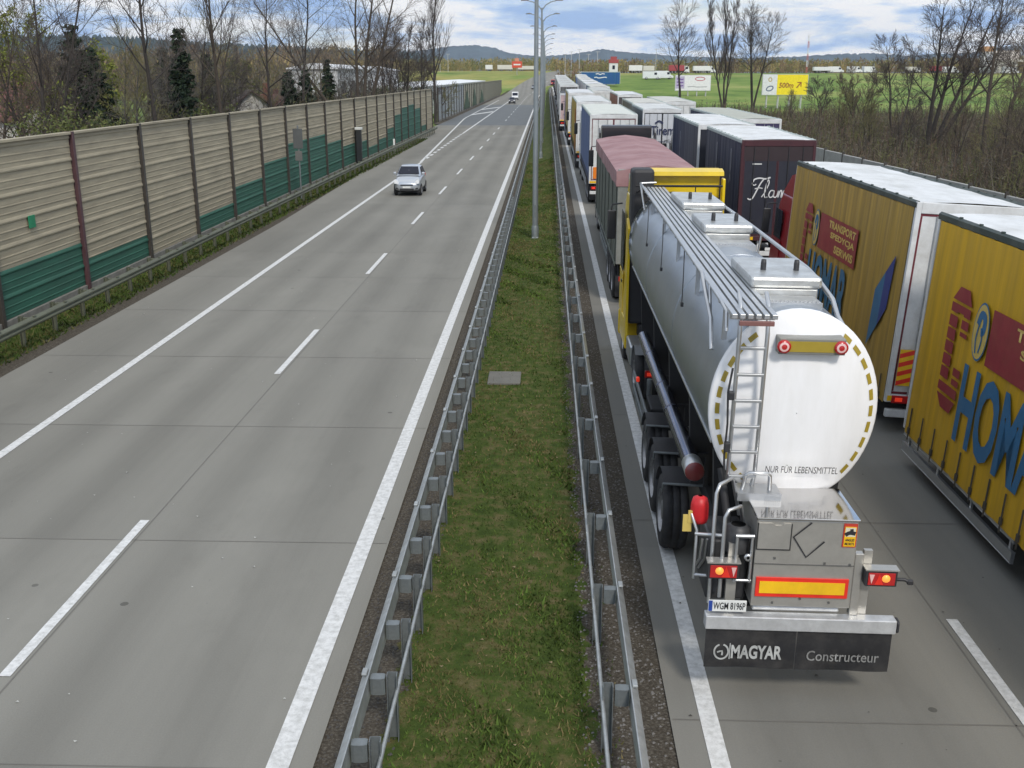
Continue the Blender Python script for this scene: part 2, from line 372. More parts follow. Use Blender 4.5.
# median and verges ------------------------------------------------------
def soil_mat(name, edges):
    """grass in the middle, dark gravelly soil within the given distances of both edges"""
    m = bpy.data.materials.new(name); m.use_nodes = True; t = m.node_tree; n = t.nodes; l = t.links; b = n['Principled BSDF']; b.inputs['Roughness'].default_value = .95; b.inputs['Specular IOR Level'].default_value = .1
    co = n.new('ShaderNodeTexCoord'); sp = n.new('ShaderNodeSeparateXYZ'); l.new(co.outputs['Object'], sp.inputs[0])
    def noise(sc, de=6):
        q = n.new('ShaderNodeTexNoise'); q.inputs['Scale'].default_value = sc; q.inputs['Detail'].default_value = de; q.inputs['Roughness'].default_value = .7; l.new(co.outputs['Object'], q.inputs['Vector']); return q.outputs['Fac']
    def ramp(f, pts):
        r = n.new('ShaderNodeValToRGB'); l.new(f, r.inputs[0]); e = r.color_ramp.elements
        e[0].position, e[1].position = pts[0][0], pts[-1][0]; e[0].color = (*pts[0][1], 1); e[1].color = (*pts[-1][1], 1)
        for p, c in pts[1:-1]: q = e.new(p); q.color = (*c, 1)
        return r.outputs[0]
    def mth(op, *a):
        x = n.new('ShaderNodeMath'); x.operation = op
        for i, v in enumerate(a):
            if isinstance(v, (int, float)): x.inputs[i].default_value = v
            else: l.new(v, x.inputs[i])
        return x.outputs[0]
    soil = ramp(noise(26), [(.30, (.045, .038, .03)), (.5, (.085, .073, .058)), (.66, (.16, .145, .12)), (.72, (.26, .25, .23))])
    grass = ramp(noise(3.2, 8), [(.30, (.035, .055, .013)), (.48, (.06, .088, .02)), (.6, (.115, .105, .042)), (.72, (.16, .135, .07))])
    xj = mth('ADD', sp.outputs[0], mth('MULTIPLY', mth('SUBTRACT', noise(1.6), .5), .9))
    inside = mth('MULTIPLY', mth('GREATER_THAN', xj, edges[0]), mth('LESS_THAN', xj, edges[1]))
    mx = n.new('ShaderNodeMix'); mx.data_type = 'RGBA'; l.new(inside, mx.inputs[0]); l.new(soil, mx.inputs[6]); l.new(grass, mx.inputs[7])
    l.new(mx.outputs[2], b.inputs['Base Color'])
    bp = n.new('ShaderNodeBump'); bp.inputs['Strength'].default_value = .8; bp.inputs['Distance'].default_value = .05; l.new(noise(22), bp.inputs['Height']); l.new(bp.outputs[0], b.inputs['Normal'])
    return m
strip('median', -2.60, 1.60, soil_mat('median_soil', (-1.86, .62)), dz=-.03, nx=9)
strip('verge', lambda y: -16.6 if y < 170 else left_edge(y) - 1.2, lambda y: left_edge(y) + .02, soil_mat('verge_soil', (-16.3, -14.75)), dz=-.02, nx=6, ys=YS[YS < 440])
strip('shoulder', 17.15, 20.5, soil_mat('shoulder_soil', (17.9, 40)), dz=-.06, nx=4, ys=YS[YS < 260])

def blades(name, n, xr, yr, hmin, hmax, mats, zf, dens=None, wid=.012, seed=1):
    g = np.random.default_rng(seed); m3 = int(n * 2.2)
    x = g.uniform(*xr, m3); u = g.random(m3); y = yr[0] + (yr[1] - yr[0]) * u ** 1.6
    keep = np.ones(m3, bool) if dens is None else g.random(m3) < dens(x, y)
    x, y = x[keep][:n], y[keep][:n]; k = len(x); z = zf(x, y)
    h = g.uniform(hmin, hmax, k) * (0.7 + .6 * g.random(k)); a = g.uniform(0, 6.283, k); w = wid * (1 + y / 22.0)
    lx, ly = g.normal(0, .5, k) * h, g.normal(0, .5, k) * h
    A = np.stack([x - np.cos(a) * w, y - np.sin(a) * w, z], -1); B = np.stack([x + np.cos(a) * w, y + np.sin(a) * w, z], -1)
    C = np.stack([x + lx, y + ly, z + h], -1)
    V = np.stack([A, B, C], 1).reshape(-1, 3); F = np.arange(3 * k).reshape(-1, 3)
    return kind(link(name, npmesh(name, V, F, mats, np.clip(((np.sin(x * 1.9 + y * .55 + seed) + np.sin(y * .9 - x * 2.6) + 2) / 4 * len(mats) + g.normal(0, 1.1, k)).astype(int), 0, len(mats) - 1))), 'stuff')
gm = [mat('grass_%s' % s, c, .85, var=.25, scale=2, spec=.15) for s, c in (('deep', (.045, .072, .016)), ('mid', (.072, .105, .022)), ('fresh', (.09, .145, .028)), ('straw', (.18, .145, .065)), ('olive', (.10, .095, .034)))]
def patch(x, y, f1, f2, ph):
    return np.sin(x * f1 + y * .9 + ph) * np.sin(y * f2 + x * 1.7) + .4 * np.sin(x * 4.1 + y * 2.3)
def med_d(x, y):
    d = np.where((x > -1.74) & (x < .6), 1., .12) * (.35 + .65 * (patch(x, y, 1.3, .8, 0) > -.05)); return np.clip(d, 0, 1)
mz = lambda x, y: road_z(x, y) - .04
o = blades('median_grass', 65000, (-1.9, .95), (6, 95), 0.02, .075, gm, mz, med_d, .009, 3); tag(o, 'short patchy green and straw grass along the median between the guardrails', 'grass')
def wd(x, y): return (patch(x, y, 2.2, 1.1, 2) > .55) * 1. * ((x > -1.7) & (x < .55))
o = blades('grass_clumps', 9000, (-1.8, .7), (6, 45), .05, .12, gm[:3], mz, wd, .016, 8); tag(o, 'taller fresh green clumps of grass and weeds in the median', 'grass')
o = blades('verge_grass', 16000, (-16.3, -14.5), (18, 130), .05, .17, [gm[0], gm[4], gm[0], gm[1]], lambda x, y: road_z(x, y) - .03, None, .014, 4); tag(o, 'rough dark grass under the guardrail at the foot of the noise wall', 'grass')
# stones on the soil strips
def stones(name, n, xr, yr, seed, m):
    g = np.random.default_rng(seed); x = g.uniform(*xr, n); y = yr[0] + (yr[1] - yr[0]) * g.random(n) ** 1.5; r = g.uniform(.008, .03, n); z = road_z(x, y) - .025
    off = np.array([(1, 0, 0), (-.5, .87, 0), (-.5, -.87, 0), (0.1, 0, .8)])
    V = np.stack([np.stack([x, y, z], -1) + off[k] * r[:, None] for k in range(4)], 1).reshape(-1, 3); i = np.arange(n) * 4
    F = np.concatenate([np.stack([i, i + 1, i + 3], -1), np.stack([i + 1, i + 2, i + 3], -1), np.stack([i + 2, i, i + 3], -1)]); o = kind(link(name, npmesh(name, V, F, m)), 'stuff'); return o
sg = [mat('stone_grey', (.17, .16, .15), .9), mat('stone_dark', (.07, .065, .06), .9)]
tag(stones('gravel', 5000, (-2.55, -1.7), (6, 60), 1, sg[1]), 'dark gravel strip beside the left carriageway edge', 'gravel')
tag(stones('gravel', 5000, (.5, 1.55), (6, 60), 2, sg[0]), 'brown-grey gravel strip beside the right carriageway edge', 'gravel')
def litter(name, label, n, xr, yr, seed, m, rr=(.008, .028)):
    g = np.random.default_rng(seed); x = g.uniform(*xr, n); y = yr[0] + (yr[1] - yr[0]) * g.random(n) ** 1.3; r = g.uniform(*rr, n); z = road_z(x, y) + .012; a = g.uniform(0, 6.28, n)
    off = [np.stack([np.cos(a + k * 1.57) * r, np.sin(a + k * 1.57) * r * .6, (k % 2) * r * .5], -1) for k in range(4)]
    V = np.stack([np.stack([x, y, z], -1) + o_ for o_ in off], 1).reshape(-1, 3); o = kind(link(name, npmesh(name, V, np.arange(4 * n).reshape(-1, 4), m)), 'stuff'); tag(o, label, 'litter')
litter('road_grit', 'tiny pale chips and grit scattered over the left carriageway', 110, (-13.9, -2.7), (9, 60), 41, [mat('grit_pale', (.5, .5, .46), .8)])
litter('road_grit', 'tiny dark crumbs of rubber scattered over the right carriageway', 90, (1.7, 7.0), (8, 40), 42, [mat('grit_dark', (.06, .055, .05), .8)])
litter('dead_leaves', 'dead leaves and scraps lying in the median grass', 160, (-1.7, 1.4), (7, 40), 43, [mat('leaf_dead', (.24, .18, .10), .8)], (.012, .035))
# inspection cover in the median
mc = MB(); mc.box(-.42, .42, -.55, .55, -.02, .035, bev=.012); tag(mc.build('drain_cover', mat('drain_concrete', (.15, .145, .13), .9, bump=.3)), 'square grey concrete drain cover lying in the median grass', 'drain cover').location = (-1.02, 25.8, -.02)

# ------------------------------------------------------------------ hills
def hills(name, dist, az, hf, m, depth=900):
    V = []; na = len(az); nr = 8
    for r in range(nr):
        t = r / (nr - 1); prof = math.sin(math.pi * min(t, .5)) if t <= .5 else 1 - (t - .5) * .4
        for a in az:
            d = dist + depth * t; V.append((math.tan(a) * d, d, -5 + (hf(a) + 5) * prof))
    F = [(j * na + i, j * na + i + 1, (j + 1) * na + i + 1, (j + 1) * na + i) for j in range(nr - 1) for i in range(na - 1)]
    return kind(link(name, npmesh(name, V, F, m, smooth=True)), 'structure')
hm = mat('hazy_hill_forest', (.085, .115, .135), .95, var=.28, scale=.012, spec=.0)  # forest colour blued and paled, distance haze painted in
hm2 = mat('hazy_hill_forest_near', (.055, .08, .085), .95, var=.3, scale=.03, spec=.0)  # nearer ridge: darker forest, some haze blue in its colour
def pxaz(x): return math.atan((x - 546.8) / 1085.0)
g_ = np.random.default_rng(2); jit = g_.normal(0, 1, 4000)
def ridge(tab, dist, rough):
    tx = [pxaz(a) for a, _ in tab]; ty = [7.5 + (75 - b) / 1085.0 * dist for _, b in tab]
    return lambda a: float(np.interp(a, tx, ty)) + rough * jit[int((a + 1) * 1500) % 4000]
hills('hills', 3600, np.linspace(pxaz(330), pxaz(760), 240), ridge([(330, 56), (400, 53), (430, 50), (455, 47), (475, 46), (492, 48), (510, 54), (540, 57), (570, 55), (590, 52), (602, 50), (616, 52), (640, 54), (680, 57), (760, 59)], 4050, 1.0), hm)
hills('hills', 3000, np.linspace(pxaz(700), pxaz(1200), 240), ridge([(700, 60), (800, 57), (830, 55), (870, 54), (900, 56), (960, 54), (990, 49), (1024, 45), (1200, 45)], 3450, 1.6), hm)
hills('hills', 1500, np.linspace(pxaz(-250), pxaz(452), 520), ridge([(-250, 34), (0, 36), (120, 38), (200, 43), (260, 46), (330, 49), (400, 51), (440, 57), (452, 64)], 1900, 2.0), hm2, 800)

# ================================================================== guardrails
galv = mat('galvanised_steel', (.43, .45, .45), .5, .6, var=.15, scale=4, dirt=(.27, .27, .26), dscale=6, damt=.6)
galv_d = mat('galvanised_post', (.22, .24, .245), .55, .6, var=.22, scale=5)
galv_v = mat('weathered_rail', (.125, .135, .095), .7, .2, var=.25, scale=3, stretch=(1, .2, 1), dirt=(.09, .085, .07), dscale=2)
def wbeam(mb, x, s, z0, ya, yb, zf, step=4., n_=None):
    """W profile; s=+1 the face looks to +x"""
    pr = [(0, .0), (.045, .035), (.08, .07), (.08, .105), (.02, .14), (.02, .17), (.08, .205), (.08, .24), (.045, .275), (0, .31), (-.012, .305), (.0, .155), (-.012, .005)]
    k = max(1, int((yb - ya) / step)); vs = []; n = len(pr)
    for i in range(k + 1):
        y = ya + (yb - ya) * i / k
        vs += [(x + s * a + shift(y), y, zf(y) + z0 + b) for a, b in pr]
    mb.add(vs, [(i * n + j, i * n + (j + 1) % n, (i + 1) * n + (j + 1) % n, (i + 1) * n + j) for i in range(k) for j in range(n)], 0)
def guardrail(label, x, s, y0, y1, gap, zf, mrail, mpost, zt=.9, spacer=.27, nposts=100):
    t = thing('guardrail', label, 'guardrail', (x, y0, zf(y0)), 0, 'steel guardrails along the motorway')
    zl = lambda y: zf(y + y0) - zf(y0)
    mb = MB(); wbeam(mb, 0, s, zt - .31, 0, y1 - y0, zl, 4.0)
    y = .6
    while y < min(70, y1 - y0):
        a_ = sorted((s * .012, s * .075)); mb.box(a_[0], a_[1], y - .07, y + .07, zl(y) + zt - .012, zl(y) + zt + .018, bev=.01); y += gap * (2 if gap < 1.5 else 1)
    mb.build('rail', mrail, t)
    mb = MB(); bx = -s * (spacer + .10)
    mb.tube([(bx - s * .06 + shift(y + y0), y, zl(y) + zt - .22) for y in np.linspace(0, y1 - y0, int((y1 - y0) / 6) + 2)], .025, 6); mb.build('rear_rail', mrail, t)
    pm = MB(); w = .05
    for a in ((-.06, -.052, -w, w), (.052, .06, -w, w), (-.06, .06, w - .006, w)): pm.box(*a, -.25, zt - .02)
    pme = pm.mesh('post', mpost)
    sm_ = MB(); sm_.prism([(-spacer / 2, -.05), (-spacer / 2 * .6, -.065), (spacer / 2 * .6, -.065), (spacer / 2, -.05), (spacer / 2, .05), (spacer / 2 * .6, .065), (-spacer / 2 * .6, .065), (-spacer / 2, .05)], 'z', zt - .26, zt - .05)
    sme = sm_.mesh('spacer', mpost); rest = MB(); y = .6; i = 0
    while y < y1 - y0 - .2:
        if i < nposts:
            p = link('post', pme, t, (bx + shift(y + y0), y, zl(y)), (0, 0, random.uniform(-.05, .05)))
            if i < 45: link('spacer', sme, p, (s * (spacer / 2 + .08), 0, 0))
        else: rest.box(bx - .06, bx + .06, y - .05, y + .05, zl(y) - .2, zl(y) + zt)
        y += gap; i += 1
    if rest.v: kind(rest.build('post', mpost, t), 'stuff')
    return t
guardrail('grey guardrail on the left edge of the median, with closely spaced posts', -2.0, -1, 5.0, 330, 1.235, lambda y: float(road_z(-2, y)) - .03, galv, galv_d, spacer=.17)
guardrail('grey guardrail on the right edge of the median, nearest the queue of trucks', 1.02, 1, 5.0, 330, 2.40, lambda y: float(road_z(1.0, y)) - .03, galv, galv_d, spacer=.16)
guardrail('weathered olive-grey guardrail running along the foot of the noise wall', -14.62, 1, 14.0, 143, 2.0, lambda y: 0.0, galv_v, galv_v)

# ================================================================== noise walls
beige = mat('noise_panel_beige', (.36, .315, .222), .8, var=.14, scale=1.5, stretch=(1, .3, 4), dirt=(.17, .15, .11), dscale=1.3, damt=.6, bump=.2, bscale=30)
green = mat('noise_panel_green', (.026, .115, .075), .7, var=.2, scale=1.5, stretch=(1, .3, 4), dirt=(.03, .075, .055), dscale=1.3, damt=.6)
plinth = mat('wall_plinth', (.21, .20, .18), .9, var=.2, scale=2, dirt=(.09, .085, .07), dscale=3)
wpost = mat('wall_post', (.052, .045, .038), .6, var=.2); wpost_r = mat('wall_post_red', (.085, .04, .045), .6, var=.2)
def panel_mesh(y0, y1, nmod, ngreen, zb, mod=.75):
    mb = MB(); pts = []
    for k in range(nmod):
        z = zb + k * mod
        pts += [(.0, z), (.0, z + .11), (.012, z + .125), (.012, z + .15), (0, z + .165), (0, z + .33), (.012, z + .345), (.012, z + .37), (0, z + .385), (0, z + .585), (.03, z + .62), (.038, z + .66), (.02, z + .715), (.0, z + mod)]
    top = zb + nmod * mod; n = len(pts)
    vs = [(x, y, z) for y in (y0, y1) for x, z in pts]
    for i in range(n - 1): mb.add([vs[i], vs[i + 1], vs[n + i + 1], vs[n + i]], [(0, 1, 2, 3)], 1 if pts[i][1] < zb + ngreen * mod - .01 else 0)
    mb.box(-.12, -.01, y0, y1, zb, top, 0)
    mb.box(-.14, .11, y0, y1, top + .002, top + .09, 0, bev=.012)
    return mb
def noise_wall(label, x, ys_, greens, nmod, zb=.28, redfirst=False, mats=None, h_of=None):
    t = thing('noise_wall', label, 'noise wall', (x, ys_[0], 0)); y0 = ys_[0]
    for i in range(len(ys_) - 1):
        a, b = ys_[i] - y0 + .09, ys_[i + 1] - y0 - .09
        m = mats(i) if mats else (beige, green)
        panel_mesh(a, b, nmod, greens[i], zb).build('panel', list(m), t)
        q = MB(); q.box(-.12, .08, a, b, -.3, zb - .01, bev=.015); q.build('plinth', plinth, t)
    for i, y in enumerate(ys_):
        q = MB(); Y = y - y0; top = zb + nmod * .75 + .1
        q.box(.112, .135, Y - .09, Y + .09, -.3, top); q.box(-.13, .112, Y - .012, Y + .012, -.3, top); q.box(-.15, -.13, Y - .09, Y + .09, -.3, top)
        q.build('post', wpost_r if (redfirst and i == 3) else wpost, t)
    return t
wy = [18.1, 24.2, 30.3, 36.44, 42.67, 48.87, 55.0, 61.0, 67.05, 73.13, 79.2, 85.35, 91.5, 97.7, 103.8, 109.7, 115.3, 121.1, 127.1, 133.3, 139.9, 146.5, 154.2]
wg = [2, 2, 2, 1.1, 0, 1, 2, 3, 4, 4, 3, 2.2, 2, 1, 1.5, 2.4, 4, 4.8, 5, 4.2, 1, 0]
noise_wall('long beige noise wall with a stepped dark green foot beside the left carriageway', -16.5, wy, wg, 7, redfirst=True)
bgrey = mat('noise_panel_bluegrey', (.30, .325, .33), .75, var=.15, scale=1.2, stretch=(1, .3, 3)); dgreen = mat('painted_tree_green', (.05, .09, .05), .8, var=.2)
bei2 = mat('noise_panel_straw', (.33, .32, .24), .8, var=.12, scale=1.2, stretch=(1, .3, 3))
y2 = [178 + 6.1 * k for k in range(42)]
w2 = noise_wall('second noise wall farther off, blue-grey then straw with green tree shapes', -18.0, y2, [0] * 41, 7, mats=lambda i: ((bgrey, green) if i < 9 else (bei2, green)))
for yc, hw, hh in ((242, 9, 3.4), (268, 8, 3.6), (298, 10, 3.0)):
    q = MB(); q.prism([(yc - hw - 178, .35), (yc + hw - 178, .35), (yc - 178, hh + .9)], 'x', .108, .15); q.build('tree_panel', dgreen, w2)
sg_ = thing('wall_sign', 'small square green exit sign on the nearest beige wall panel', 'sign', (-16.45, 32.9, 3.0))
q = MB(); q.box(-.005, .03, -.21, .21, -.2, .2, bev=.01); q.build('plate', mat('sign_green', (.01, .20, .09), .5), sg_)
q = MB(); wm = mat('sign_white', (.75, .78, .76), .5)
O_ = (.031, .17, -.14); ribbon(q, [(.05, .24), (.1, .16), (.07, .05)], .035, O_, (0, -1, 0), (0, 0, 1), .003); ribbon(q, [(.1, .16), (.2, .14)], .03, O_, (0, -1, 0), (0, 0, 1), .003); ribbon(q, [(.24, .26), (.3, .26), (.3, .02)], .025, O_, (0, -1, 0), (0, 0, 1), .003, sub=1); q.build('pictogram', wm, sg_)
# narrow dark cabinet, sign seen from the side, white marker
t = thing('roadside_cabinet', 'tall narrow black cabinet with white cap standing in front of the wall', 'cabinet', (-16.05, 91, 0))
q = MB(); q.box(-.22, .22, -.22, .22, -.1, 3.0, bev=.03); q.build('housing', mat('cabinet_black', (.02, .022, .024), .5), t)
q = MB(); q.box(-.30, .30, -.30, .30, 3.002, 3.22, bev=.04); q.build('cap', mat('cabinet_cap', (.6, .62, .6), .5), t)
q = MB(); q.box(.221, .245, -.16, .16, 1.4, 2.3, bev=.008); q.build('door', mat('cabinet_door', (.035, .035, .04), .4), t)
t = thing('road_sign', 'road sign seen edge-on on a pale pole by the green wall panels', 'road sign', (-15.45, 66, 0))
q = MB(); q.tube([(0, 0, -.2), (0, 0, 4.5)], .055, 8); q.build('pole', galv_d, t)
q = MB(); q.box(-.30, .30, -.10, -.07, 3.1, 4.3, bev=.01); q.build('sign_plate', mat('sign_back', (.09, .095, .095), .7), t)
q = MB(); q.box(-.22, .22, -.10, -.07, 2.35, 2.95, bev=.01); q.build('sign_plate', M('sign_back2', (.13, .13, .125), .7), t)
t = thing('marker_post', 'small white marker post at the foot of the noise wall', 'marker post', (-15.4, 107.5, 0))
q = MB(); q.box(-.09, .09, -.09, .09, -.1, 1.3, bev=.03); q.build('shaft', wm, t); q = MB(); q.box(.091, .1, -.06, .06, .9, 1.15); q.build('reflector', M('refl_red', (.5, .05, .03), .3), t)

# low pale barrier on the far right
a, b = np.array((19.9, 86.0)), np.array((23.9, 24.0)); L_ = float(np.hypot(*(b - a))); rz_ = math.atan2(-(a - b)[0], (a - b)[1])
t = thing('roadside_barrier', 'low pale grey barrier wall with dark posts right of the trucks', 'barrier', (b[0], b[1], 0), rz_)
lg = mat('barrier_pale', (.36, .36, .34), .8, var=.12, scale=1.2, dirt=(.22, .21, .19), dscale=2.2)
nb = 16
for k in range(nb):
    q = MB(); ya, yb = L_ * k / nb + .012, L_ * (k + 1) / nb - .012; z0, z1 = -.3, 1.75
    zz = zrf(b[1] + (ya + yb) / 2); q.box(-.10, .10, ya, yb, z0, z1 + zz, bev=.02); q.build('panel', lg, t)
for k in range(nb + 1):
    q = MB(); y = L_ * k / nb; q.box(-.135, .05, y - .05, y + .05, -.3, 1.9 + zrf(b[1] + y)); q.build('post', wpost, t)

# ================================================================== lamp posts
pole_m = mat('lamp_pole', (.28, .31, .32), .5, .6, var=.1, scale=2)
head_m = mat('lamp_head', (.12, .125, .13), .5)
def lamp_post():
    t = thing('street_lamp', '', 'street lamp', (0, 0, 0), 0, 'double-armed lamp posts in the median')
    q = MB(); q.tube([(0, 0, -.2), (0, 0, 4), (0, 0, 9), (0, 0, 13.2)], [.14, .125, .10, .075], 12); q.build('pole', pole_m, t)
    q = MB(); q.box(-.16, .16, -.16, .16, -.05, .06, bev=.02); q.lathe([(.17, .05), (.17, .5), (.145, .6)], (0, 0, 0), 'z', 12); q.build('base', pole_m, t)
    q = MB(); q.box(-.03, .03, -.155, -.13, 1.0, 1.6, bev=.008); q.build('access_door', galv_d, t)
    for s in (-1, 1):
        q = MB(); q.tube([(0, 0, 13.0), (s * .35, 0, 13.45), (s * .8, 0, 13.7), (s * 1.3, 0, 13.82)], [.055, .05, .045, .04], 8); ar = q.build('arm', pole_m, t)
        q = MB(); q.add(*loft_head(s)); q.build('lamp_head', head_m, ar)
    return t
def loft_head(s):
    vs = []; fs = []
    st = [(1.2, .05, .04), (1.3, .11, .07), (1.55, .13, .085), (1.8, .10, .06), (1.88, .03, .03)]
    for x, w, h in st: vs += [(s * x, -w, 13.80), (s * x, w, 13.80), (s * x, w * .6, 13.80 + h * 1.7), (s * x, -w * .6, 13.80 + h * 1.7)]
    for i in range(len(st) - 1):
        for k in range(4): fs.append((i * 4 + k, i * 4 + (k + 1) % 4, (i + 1) * 4 + (k + 1) % 4, (i + 1) * 4 + k))
    fs += [(0, 1, 2, 3), (16, 17, 18, 19)]
    return vs, fs
lp0 = lamp_post()
LY = [49.86, 99.0, 121.0, 152, 182, 206, 240, 290, 345]
lab = ['tall grey lamp post standing nearest in the median grass', 'grey lamp post just behind the nearest one in the median', 'third grey lamp post along the median, lamps just below the top edge'] + ['slender lamp post in the receding median row, with small lamps against the sky'] * 6
for i, y in enumerate(LY):
    o = lp0 if i == 0 else copy_tree(lp0)
    o.location = (-.49 + shift(y), y, float(road_z(-.49, y)) - .02); o['label'] = lab[i]

# ================================================================== vehicle kit
rub = mat('tyre_rubber', (.022, .022, .024), .85, var=.3, scale=6, dirt=(.06, .055, .05), dscale=3, damt=.6)
rimm = mat('rim_steel', (.35, .35, .36), .45, .7, var=.2, scale=8, dirt=(.10, .09, .08), dscale=7)
alu = mat('aluminium', (.55, .56, .57), .35, .85, var=.08, scale=3)
dark = mat('chassis_black', (.018, .018, .02), .7, var=.3, scale=3)
plast = mat('black_plastic', (.03, .03, .033), .5)
steelw = mat('white_frame', (.66, .67, .67), .5, var=.06, scale=1.5, dirt=(.42, .41, .38), dscale=2.5, damt=.6)
roofw = mat('roof_tarp_white', (.70, .71, .71), .6, var=.07, scale=.6, stretch=(1, .5, 1), dirt=(.38, .38, .35), dscale=1.3, damt=.7, bump=.3, bscale=2.5)
lred = mat('lamp_red', (.45, .015, .015), .25, coat=.6); lamb = mat('lamp_amber', (.75, .22, .02), .25, coat=.6)
lon = mat('lamp_red_lit', (.9, .05, .02), .3, emit=.35); lonA = mat('lamp_orange_lit', (1., .35, .06), .3, emit=.7)
refy = mat('reflective_yellow', (.85, .50, .01), .35, coat=.4); refr = mat('reflective_red', (.75, .03, .015), .35, coat=.4)
glass = mat('dark_glass', (.012, .015, .028), .25, spec=.25)
chrome = mat('chrome', (.72, .73, .75), .12, 1.0, var=.03)
platew = mat('plate_white', (.72, .73, .71), .5)
ink = mat('ink_black', (.02, .02, .025), .6)
rv = [mat('roof_grey%d' % i, c, .65, var=.08, scale=.6, dirt=(.30, .30, .27), dscale=1.0, damt=.7) for i, c in enumerate(((.62, .63, .62), (.48, .49, .47), (.56, .55, .50), (.66, .67, .68)))]
_wheel = {}
def wheel_meshes(r, w):
    key = (r, w)
    if key not in _wheel:
        q = MB(); q.lathe([(r * .58, -w / 2), (r * .8, -w / 2 - .008), (r * .95, -w / 2 + .01), (r, -w / 2 + .05), (r, -w * .18), (r - .015, -w * .17), (r - .015, -w * .13), (r, -w * .12), (r, w * .12), (r - .015, w * .13), (r - .015, w * .17), (r, w * .18), (r, w / 2 - .05), (r * .95, w / 2 - .01), (r * .8, w / 2 + .008), (r * .58, w / 2)], (0, 0, 0), 'x', 28)
        ty = q.mesh('tyre', rub)
        q = MB()
        for s in (-1, 1): q.lathe([(r * .58, s * w * .5), (r * .54, s * w * .42), (r * .50, s * w * .22), (r * .3, s * w * .20), (r * .26, s * w * .42), (r * .16, s * w * .44), (0, s * w * .44)], (0, 0, 0), 'x', 20)
        for k in range(10):
            a = 2 * math.pi * k / 10
            for s in (-1, 1): q.box(s * w * .19 - .02, s * w * .19 + .02, math.cos(a) * r * .4 - .022, math.cos(a) * r * .4 + .022, math.sin(a) * r * .4 - .022, math.sin(a) * r * .4 + .022)
        _wheel[key] = (ty, q.mesh('rim', rimm))
    return _wheel[key]
def add_wheel(t, x, y, r, w):
    ty, rm = wheel_meshes(r, w); o = link('wheel', ty, t, (x, y, r)); link('rim', rm, o); return o
def curtain_mat(name, rgb, amt=.12, dirt=(.10, .08, .04), damt=.5):
    return mat(name, rgb, .55, var=amt, scale=1.0, stretch=(1, 5.5, .22), dirt=dirt, dscale=.9, damt=damt, spec=.35)

def tail_lamp(q_parent, x, y, z, w=.36, h=.2, lit=True):
    q = MB(); q.box(x - w / 2, x + w / 2, y - .05, y, z - h / 2, z + h / 2, bev=.012); o = q.build('tail_light', lred, q_parent)
    if lit:
        q = MB(); q.box(x - w * .36, x - w * .05, y - .058, y - .05, z - h * .25, z + h * .25, bev=.003); q.build('lens', lon, o)
    return o

